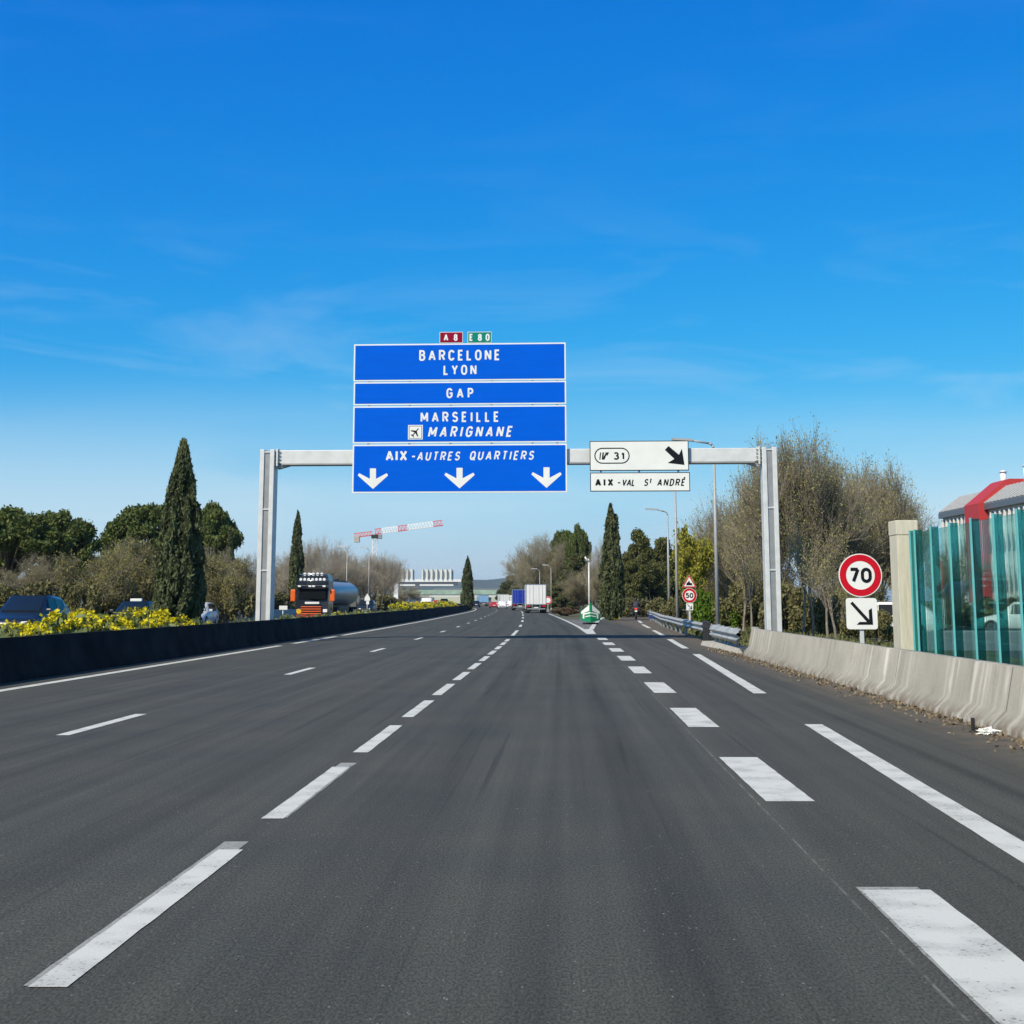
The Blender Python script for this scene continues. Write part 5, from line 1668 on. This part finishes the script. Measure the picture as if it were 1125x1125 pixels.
tree('bare1', 'budding tree left of the twin tipped cypress', 656, 150, 612, 34, CG)
tree('ever0', 'dark evergreen low behind the camera mast', 617, 205, 632, 40, CG)
tree('cyp2', 'twin tipped cypress beside the exit road', 672, 112, 553, 27, 'cypress trees by the motorway', rz=0)
tree('ever0', 'dark evergreen right of the twin tipped cypress', 704, 142, 568, 54, CG)
tree('ever1', 'evergreen left of the arm of the far lamp', 728, 150, 574, 44, CG)
tree('ever1', 'lower evergreen close to the twin tipped cypress', 692, 138, 592, 34, CG)
tree('ever0', 'broad evergreen behind the yellow tree', 745, 160, 590, 60, CG)
tree('red', 'reddish shrub left of the green nose marker', 622, 145, 667, 40, SG, 'shrub')
tree('red', 'reddish shrub behind the green nose marker', 652, 142, 664, 34, SG, 'shrub')
tree('bush1', 'shrub at the foot of the twin tipped cypress', 690, 132, 655, 34, SG, 'shrub')
tree('bush0', 'shrub behind the motorcyclist', 712, 136, 655, 40, SG, 'shrub')
# right side
RGT = 'trees behind the right barrier'
tree('yellow', 'yellow green budding tree behind the 50 sign', 756, 84, 576, 48, RGT)
tree('olive', 'low yellow brown tree right of the yellow one', 778, 90, 610, 46, RGT)
tree('fan1', 'tall bare tree right of the tall street lamp', 806, 86, 536, 76, RGT)
tree('fan0', 'bare tree left of the right gantry post', 826, 76, 505, 90, RGT)
tree('fan0', 'tallest bare tree behind the right gantry post', 872, 70, 455, 120, RGT)
tree('fan1', 'bare tree above the 70 sign', 915, 72, 478, 110, RGT)
tree('fan0', 'bare tree reaching towards the cream pillar', 958, 76, 488, 110, RGT)
tree('fan1', 'lower bare tree left of the cream pillar', 985, 84, 528, 80, RGT)
tree('olive', 'brown budding tree low behind the gantry post', 845, 70, 610, 70, RGT)
tree('olive', 'brown budding tree low behind the 70 sign', 935, 68, 612, 80, RGT)
tree('sapling', 'small pale stemmed sapling left of the 70 sign', 912, 50, 590, 70, RGT)
tree('sapling', 'pale stemmed sapling just right of the right gantry post', 884, 56, 560, 70, RGT)
tree('sapling', 'pale stemmed sapling between the tall lamp and the right gantry post', 822, 64, 585, 60, RGT)
tree('bare2', 'bare tree seen through the glass wall', 1040, 60, 590, 60, RGT)
tree('green', 'bright green shrub behind the guardrail', 772, 76, 643, 38, SG, 'shrub')
tree('green', 'bright green low shrub left of the right gantry post', 800, 70, 660, 34, SG, 'shrub')
for X, d_, yt, w_, lab in ((815, 70, 640, 60, 'dark shrub between the tall lamp and the gantry post'), (862, 62, 640, 60, 'dark shrub right behind the gantry post'), (900, 58, 650, 60, 'dark shrub behind the barrier left of the 70 sign'), (938, 56, 655, 50, 'dark shrub behind the arrow plate'), (965, 54, 668, 40, 'dark shrub left of the cream pillar'), (740, 98, 655, 30, 'dark shrub below the yellow tree'), (838, 74, 632, 60, 'dark shrub left of the gantry post')):
    tree('bush1' if int(d_) % 4 else 'bush0', lab, X, d_, yt, w_, SG, 'shrub')

# yellow flowering bushes in the median
def flower_proto(seed, flowers=True, H=.85):
    o = bpy.data.objects.new('flowering_bush', None); C.objects.link(o)
    r_ = random.Random(seed)
    segs, leaf, blo = [], [], []
    for k in range(26):
        a = r_.uniform(0, 6.28); rad = .62 * math.sqrt(r_.random()); h = H * r_.uniform(.5, 1.1) * (1 - .3 * (rad / .62) ** 2)
        x, y = rad * math.cos(a), rad * math.sin(a)
        segs.append((x * .35, y * .35, 0, x, y, h, .012, .007))
        for j in range(26):
            t = r_.uniform(.15, .95)
            leaf.append((x * (.35 + .65 * t) + r_.gauss(0, .045), y * (.35 + .65 * t) + r_.gauss(0, .045), h * t))
        for j in range(30 if r_.random() < .5 else 0):
            blo.append((x + r_.gauss(0, .06), y + r_.gauss(0, .06), h + r_.gauss(0, .035) - .02))
    tubes(segs, 'stems', M['euphorbia_stem'], o, 4)
    c = np.array(leaf); cards(c, np.full(len(c), .075), M['euphorbia'], 'foliage', o, 2.2, .4)
    if flowers:
        c = np.array(blo); cards(c, np.full(len(c), .06), M['blossom'], 'blossoms', o, 1.2)
    return o
M['euphorbia_stem'] = mat('euphorbia_stem', (.13, .16, .07), .9)
FP = [flower_proto(1), flower_proto(2), flower_proto(3)]
GP = [flower_proto(4, False, .6)]
fused = set()
FG = 'yellow flowering bushes in the median'
def place_flower(p, x, y, s, label, group):
    if id(p) not in fused:
        fused.add(id(p)); p.location = (x, y, 0); p.scale = (s, s, s); p.rotation_euler = (0, 0, random.uniform(0, 6.28)); tag(p, label, 'bush', group)
    else:
        dup(p, (x, y, 0), random.uniform(0, 6.28), label, group, (s, s, s))
rf = random.Random(5)
for k in range(46):
    d_ = rf.uniform(30, 47.5)
    place_flower(FP[k % 3], cx(d_) + rf.uniform(-12.2, -9.8), d_, rf.choice((.95, 1.1, 1.25, 1.5)), 'yellow flowering bush in the near clump left of the tall cypress', FG)
for k in range(60):
    d_ = rf.uniform(128, 215)
    place_flower(FP[k % 3], cx(d_) + rf.uniform(-12.0, -9.7), d_, rf.uniform(1.3, 1.75), 'yellow flowering bush in the far clump before the small pointed cypress', FG)
GG = 'green bushes in the median'
for k in range(34):
    d_ = rf.uniform(52, 128)
    place_flower(GP[0], cx(d_) + rf.uniform(-12.2, -9.8), d_, rf.uniform(1.1, 1.5), 'low green bush on the median between the tall cypress and the far flowers', GG)
for k in range(24):
    d_ = rf.uniform(27, 50)
    place_flower(GP[0], cx(d_) + rf.uniform(-10.2, -9.5), d_, rf.uniform(1.2, 1.5), 'low green bush tight behind the dark barrier in front of the near flowers', GG)
for k in range(2):
    d_ = rf.uniform(92, 100)
    place_flower(FP[k % 3], cx(d_) + rf.uniform(-12.0, -10.5), d_, 1.0, 'single yellow flowering bush in front of the tanker', FG)

# rough grass: ground cover
def tufts(name, n, fx, d0, d1, h, m, kind='stuff'):
    dd = rng.uniform(d0, d1, n)
    x = np.interp(dd, _yy, _xx) + fx(n, dd)
    c = np.stack([x, dd, rng.uniform(0, h, n)], 1)
    o = cards(c, np.full(n, .10), m, name, None, 2.5, 1.2)
    return tag(o, kind=kind)
M['grass'] = leaf_mat('grass_blade', (.08, .09, .025), (.20, .20, .08), .2, 2)
o = tufts('grass', 16000, lambda n, d: rng.uniform(-13, -9.4, n), 26, 130, .18, M['grass']); tag(o, 'rough grass between the median bushes', 'grass')
o = tufts('grass', 12000, lambda n, d: np.array([f_exit_right(q) for q in d]) + rng.uniform(.25, 5, n), 44, 120, .22, M['grass']); tag(o, 'rough grass on the bank behind the guardrail', 'grass')
M['litter'] = leaf_mat('dry_leaf', (.10, .07, .04), (.34, .27, .18), .1, 4)
n = 1500
dd = rng.uniform(12, 46, n)
c = np.stack([np.interp(dd, _yy, _xx) + 7.05 - np.abs(rng.normal(0, .22, n)), dd, rng.uniform(.004, .03, n)], 1)
o = cards(c, np.full(n, .035), M['litter'], 'leaf_litter', None, 1.6); tag(o, 'dry leaf litter along the foot of the pale barrier', 'litter', kind='stuff')

# small rubbish at the foot of the barrier
d = 16.9
o = thing('marker_stub', 'broken black marker stub at the foot of the pale barrier', 'marker', (cx(d) + 6.78, d, 0))
mb = MB(); mb.box(-.02, .02, -.015, .015, 0, .16, .004); mb.build('stub', M['dark'], o)
mb = MB(); mb.tube((0, 0, 0), (0, 0, .015), .05, .045, 10); mb.build('foot', M['dark'], o)
mb = MB()
bmesh.ops.create_icosphere(mb.bm, subdivisions=3, radius=.09)
for v in mb.bm.verts:
    n_ = .75 + .5 * math.sin(v.co.x * 70) * math.sin(v.co.y * 61 + 1) + .2 * math.sin(v.co.z * 90)
    v.co = Vector((v.co.x * 1.5 * n_, v.co.y * n_, max(0, v.co.z * .5 * n_ + .03)))
o = mb.build('paper_scrap', M['sign_white']); o.location = (cx(16.6) + 6.86, 16.6, 0); tag(o, 'crumpled white paper beside the broken black stub', 'litter')

# ------------------------------------------------------------------ buildings and far structures
def office():
    o = thing('office_building', 'office block with slatted grey roof, red portal band and white fins behind the glass wall', 'building', (37.8, 125, 0), R(-90))
    LEN = 48
    W = mat('office_wall', (.58, .58, .56), .8, 0, .06)
    D = M['office_dark'] = mat('office_band', (.10, .11, .13), .4)
    RP = mat('office_red', (.46, .035, .035), .6, 0, .08)
    RF = M['office_roof'] = mat('office_roof', (.20, .21, .22), .5, .1, .08)
    zt_, ze = 10.55, 9.05
    mb = MB(); mb.box(0, LEN, 0, 14, 0, ze - .45); mb.build('wall', W, o)
    mb = MB(); mb.box(-.2, LEN, -.35, 14, ze - .448, ze, .02); mb.build('eaves_band', D, o)
    mb = MB()
    mb.prism([(-.3, ze + .004), (-.3, ze + .08), (1.6, zt_ - .03), (1.75, zt_), (14, zt_), (14, ze + .004)], lambda a, b, t: Vector((t, a, b)), -.15, LEN)
    rf_ = mb.build('roof', RF, o)
    sl = mat('office_slat', (.46, .46, .46), .6)
    mb = MB()
    k = -.1
    while k < LEN:
        mb.prism([(-.36, ze + .12), (1.57, zt_ + .03), (1.62, zt_ - .01), (-.29, ze + .10)], lambda a, b, t: Vector((t, a, b)), k, k + .30); k += .85
    mb.build('roof_slat', sl, rf_)
    for z0, z1 in ((7.4, 8.3), (5.2, 6.6), (2.2, 4.2)):
        mb = MB(); mb.box(.02, LEN - .02, -.06, -.004, z0, z1); mb.build('window_band', D, o)
    fw = mat('white_fin', (.74, .74, .72), .6)
    mb = MB(); k = .3
    while k < LEN:
        if not 8.0 < k < 12.4: mb.prism([(-.062, .8), (-.30, 1.2), (-.16, 2.6), (-.34, 4.2), (-.16, 5.6), (-.34, 7.0), (-.20, 8.35), (-.062, 8.45)], lambda a, b, t: Vector((t, a, b)), k, k + .16)
        k += 1.05
    mb.build('facade_fin', fw, o)
    mb = MB()
    mb.prism([(-.75, .2), (-.75, ze + .1), (1.5, zt_ + .45), (1.8, zt_ + .55), (7, zt_ + .55), (7, zt_ + .02), (0, ze - .6), (0, .2)], lambda a, b, t: Vector((t, a, b)), 8.4, 12.0)
    mb.build('portal_band', RP, o)
    for kx, hh in ((7.2, 1.5), (12.6, 1.5)):
        mb = MB(); mb.tube((kx, 3, zt_), (kx, 3, zt_ + hh), .26, .26, 10); mb.tube((kx, 3, zt_ + hh), (kx, 3, zt_ + hh + .15), .38, .1, 10); mb.build('vent', M['white_paint'], o)
    mb = MB(); mb.tube((13.6, 3, zt_), (13.6, 3, zt_ + 4.5), .06, .03, 6); mb.build('aerial', M['steel'], o)
    return o
office()

# parking area behind the wall: parapet, hedge, parked cars
M['yard'] = mat('yard_asphalt', (.075, .077, .08), .9, 0, .15, 2)
V = [(xat(960, 50), 34, -.008), (60, 34, -.008), (60, 80, -.008), (xat(990, 80), 80, -.008)]
mb = MB(); mb.face(V); tag(mb.build('yard_pavement', M['yard'], normals=False), kind='structure')
mb = MB(); mb.prism([(0, 0), (.3, 0), (.3, .55), (.26, .6), (.04, .6), (0, .55)], lambda a, b, t: Vector((t, a, b)), 0, 30)
o = mb.build('yard_wall', M['steel_grey']); o.location = (xat(1012, 44), 44, 0); tag(o, 'low grey parapet wall seen through the glass noise wall', 'wall')
car('white parked car between arrow plate and cream pillar', (xat(974, 60), 60, 0), R(70), 'van_white', (.80, .80, .80), 4.2, 1.8, 1.45, 'hatch', group='cars parked behind the glass wall')
car('silver parked car seen through the first glass panes', (xat(1034, 78), 78, 0), R(80), 'silver_paint', (.55, .58, .62), 4.2, 1.8, 1.5, 'hatch', group='cars parked behind the glass wall')
car('white parked car seen through the rightmost glass pane', (xat(1124, 66), 66, 0), R(60), 'van_white', (.80, .80, .80), 4.2, 1.8, 1.45, 'hatch', group='cars parked behind the glass wall')
for k, X in enumerate((1035, 1070, 1100, 1128)):
    tree('olive' if k == 9 else 'bush1', ['clipped hedge plant behind the second glass pane', 'clipped hedge plant behind the fourth glass pane', 'clipped hedge plant behind the fifth glass pane', 'clipped hedge plant at the right edge behind the glass'][k], X, 72, 655, 60, 'hedge plants behind the glass wall', 'hedge')

# tower crane
d = 600.0
o = thing('tower_crane', 'white and red tower crane rising above the grey trees on the left', 'crane', (xat(411, d), d, 0))
zj = zat(588, d); pxm = d / 1580
CW = mat('crane_white', (.78, .78, .77), .5); CRD = mat('crane_red', (.62, .10, .10), .5)
def truss(mb, p0, p1, w, n, r=.14):
    p0, p1 = Vector(p0), Vector(p1)
    ax = (p1 - p0).normalized(); s = Vector((0, 1, 0)); u = ax.cross(s).normalized()
    if u.z < 0: u = -u
    cs = [s * w / 2, -s * w / 2, u * w]
    for c_ in cs: mb.tube(p0 + c_, p1 + c_, r, n=4)
    for i in range(n):
        a = p0 + (p1 - p0) * (i / n); b = p0 + (p1 - p0) * ((i + .5) / n); c2 = p0 + (p1 - p0) * ((i + 1) / n)
        for c_ in cs[:2]:
            mb.tube(a + c_, b + cs[2], r * .6, n=4); mb.tube(b + cs[2], c2 + c_, r * .6, n=4)
mb = MB()
for sx in (-1, 1):
    for sy in (-1, 1): mb.tube((sx, sy, 0), (sx, sy, zj - 1.2), .2, n=4)
for k in range(12):
    z0, z1 = k * (zj - 1.2) / 12, (k + 1) * (zj - 1.2) / 12
    for s in (-1, 1): mb.tube((-1, s, z0), (1, s, z1), .11, n=4); mb.tube((s, -1, z0), (s, 1, z1), .11, n=4)
mb.build('mast', CW, o)
mb = MB(); mb.box(-1.5, 1.5, -1.4, 1.4, zj - 1.3, zj + .2, .1); mb.build('slewing_unit', M['dark'], o)
mb = MB(); mb.box(1.5, 3.0, -1.6, -.2, zj - 1.6, zj + .3, .15); mb.build('operator_cab', M['steel_grey'], o)
tip = Vector(((486 - 411) * pxm, 0, zat(577, d))); jb = Vector((0, 0, zj + .4))
def seg(t): return jb + (tip - jb) * t
for t0, t1, mm in ((0, .1, CRD), (.1, .34, CW), (.34, .48, CRD), (.48, .86, CW), (.86, 1, CRD)):
    mb = MB(); truss(mb, seg(t0), seg(t1), 2.1, max(2, int((t1 - t0) * 26)), .22); mb.build('jib', mm, o)
mb = MB(); truss(mb, (-1, 0, zj), ((388 - 411) * pxm, 0, zj - .9), 1.6, 6, .22); mb.build('counter_jib', CRD, o)
mb = MB(); mb.box((388 - 411) * pxm, (394 - 411) * pxm, -1.2, 1.2, zj - 3.0, zj - .4, .1); mb.build('counterweight', M['concrete'], o)

# far gantry seen from behind
d = 285.0
o = thing('sign_gantry', 'far gantry over the oncoming lanes seen from behind with pale ribbed boards', 'gantry', (xat(435, d), d, 0), .0)
zz = lambda Y: zat(Y, d)
px = d / 1580
mb = MB(); mb.box(-.45, .45, -.4, .4, 0, zz(636), .03); mb.build('post', M['white_paint'], o)
mb = MB(); mb.box(-.45, (513 - 435) * px, -.3, .3, zz(639.2), zz(636.4)); mb.build('beam', M['white_paint'], o)
mb = MB(); mb.box((512.5 - 435) * px, (515 - 435) * px, -.4, .4, 0, zz(636), .03); mb.build('post', M['white_paint'], o)
mb = MB(); mb.box(.6, (503 - 435) * px, -.2, .1, zz(643.2), zz(639.4)); mb.build('walkway', M['office_dark'], o)
mb = MB(); mb.box(.8, (456 - 435) * px, -.22, -.205, zz(643.6), zz(642.0)); mb.box((461 - 435) * px, (498 - 435) * px, -.22, -.205, zz(643.6), zz(642)); mb.build('walkway_rail', M['white_paint'], o)
bp_ = mat('board_back', (.56, .58, .58), .6, .1, .06)
for a, b in ((436, 455), (463, 498)):
    mb = MB(); mb.box((a - 435) * px, (b - 435) * px, -.1, 0, zz(636.2), zz(625.5)); bd = mb.build('board', bp_, o)
    mb = MB(); k = a + 1
    while k < b:
        mb.prism([((k - 435) * px, -.1), ((k - 435) * px + .18, -.1), ((k - 435) * px + .1, -.75)], lambda u, v, t: Vector((u, v, t)), zz(636), zz(625.0)); k += 5.2
    mb.build('board_rib', M['sign_white'], bd)

# overpass
d = 640.0
o = thing('overpass', 'pale concrete road overpass with green parapet far down the motorway', 'bridge', (xat(505, d), d, 0))
px = d / 1580
zz = lambda Y: zat(Y, d)
GP_ = mat('green_parapet', (.30, .42, .34), .7, 0, .25, .3)
PD = mat('pale_deck', (.62, .62, .58), .8)
mb = MB(); mb.box(-75 * px, 130 * px, 0, 10, zz(656.2), zz(653.0)); mb.build('deck', PD, o)
mb = MB(); mb.box(-75 * px, 130 * px, -.3, -.05, zz(653.1), zz(648.2)); mb.build('parapet', GP_, o)
for X in (459, 507, 538):
    mb = MB(); mb.box((X - 505) * px - .6, (X - 505) * px + .6, 1, 9, 0, zz(656.2)); mb.build('pier', M['office_dark'], o)
o = thing('distant_building', 'long low pale hall beyond the overpass', 'building', (xat(535, 820), 820, 0))
mb = MB(); mb.box(-30, 40, 0, 30, 0, zat(648.5, 820)); mb.build('wall', mat('hall_wall', (.50, .52, .40), .8, 0, .1, .05), o)
mb = MB(); mb.box(-30.5, 40.5, -.5, 30.5, zat(648.5, 820) + .01, zat(646.5, 820)); mb.build('roof', M['office_roof'], o)

# small signs
d = 140.0
o = thing('road_sign', 'pale arrow shaped road sign above a square plate beside the black oncoming car', 'road sign', (xat(403.5, d), d, 0))
z = lambda Y: zat(Y, d); px = d / 1580
mb = MB(); mb.prism([(-3 * px, z(660)), (3 * px, z(660)), (3 * px, z(657)), (0, z(652)), (-3 * px, z(657))], lambda u, v, t: Vector((u, t, v)), -.02, .02); mb.build('plate', M['sign_white'], o)
mb = MB(); mb.box(-1.2 * px, 2 * px, -.02, .02, z(664), z(660.3)); mb.build('plate', M['sign_white'], o)
mb = MB(); mb.tube((0, .06, 0), (0, .06, z(654)), .04, n=8); mb.build('post', M['steel'], o)
d = 96.0
o = thing('road_sign', 'small blank white panel left of the tanker cab', 'road sign', (xat(311, d), d, 0))
z = lambda Y: zat(Y, d); px = d / 1580
mb = MB(); mb.box(-4 * px, 5 * px, -.02, .02, z(670), z(665.5), .01); mb.build('plate', M['sign_white'], o)
mb = MB(); mb.tube((0, .06, 0), (0, .06, z(667)), .035, n=8); mb.build('post', M['steel'], o)
d = 150.0
BGp = 'cream boards near the exit road'
for X, lab in ((711.5, 'left cream board near the far lamp on the exit road'), (719, 'right cream board near the far lamp on the exit road')):
    o = thing('roadside_board', lab, 'board', (xat(X, d), d, 0), R(6), BGp)
    z = lambda Y: zat(Y, d); px = d / 1580
    mb = MB(); mb.prism([(-2 * px, z(671)), (1.7 * px, z(672)), (2 * px, z(666)), (.5 * px, z(663.2)), (-2 * px, z(664))], lambda u, v, t: Vector((u, t, v)), -.03, .03); mb.build('panel', M['concrete_cream'], o)
    mb = MB(); mb.tube((0, .08, 0), (0, .08, z(668)), .05, n=8); mb.build('post', M['steel'], o)
d = 104.0
o = thing('road_sign', 'low blue panel at the end of the guardrail', 'road sign', (xat(717.5, d), d, 0))
z = lambda Y: zat(Y, d); px = d / 1580
mb = MB(); mb.box(-5 * px, 5 * px, -.02, .02, z(679.5), z(675.5), .01); mb.build('plate', mat('panel_blue', (.02, .05, .2), .5), o)
mb = MB(); mb.tube((-.2, .06, 0), (-.2, .06, z(677)), .03, n=8); mb.tube((.2, .06, 0), (.2, .06, z(677)), .03, n=8); mb.build('post', M['steel'], o)
d = 117.0
o = thing('grit_bin', 'yellow rounded grit bin under the twin tipped cypress', 'bin', (xat(677, d), d, 0))
YL = mat('yellow_plastic', (.62, .55, .03), .5)
mb = MB(); mb.box(-.26, .26, -.22, .22, 0, .42, .06); mb.build('tub', YL, o)
mb = MB(); mb.prism([(-.27, .43), (.27, .43), (.2, .56), (-.1, .60), (-.25, .5)], lambda u, v, t: Vector((u, t, v)), -.24, .24); mb.build('lid', YL, o)

# ------------------------------------------------------------------ thin air between here and the hills
hm_ = bpy.data.materials.new('haze')
hm_.use_nodes = True
hn = hm_.node_tree
hn.nodes.clear()
ho = hn.nodes.new('ShaderNodeOutputMaterial'); pv = hn.nodes.new('ShaderNodeVolumePrincipled')
pv.inputs['Color'].default_value = (.76, .90, 1.0, 1)
pv.inputs['Density'].default_value = .00009
pv.inputs['Anisotropy'].default_value = 0.2
hn.links.new(pv.outputs[0], ho.inputs['Volume'])
mb = MB(); mb.box(-9500, 9500, -260, 12500, -1.1, 72)
tag(mb.build('haze', hm_), kind='stuff')
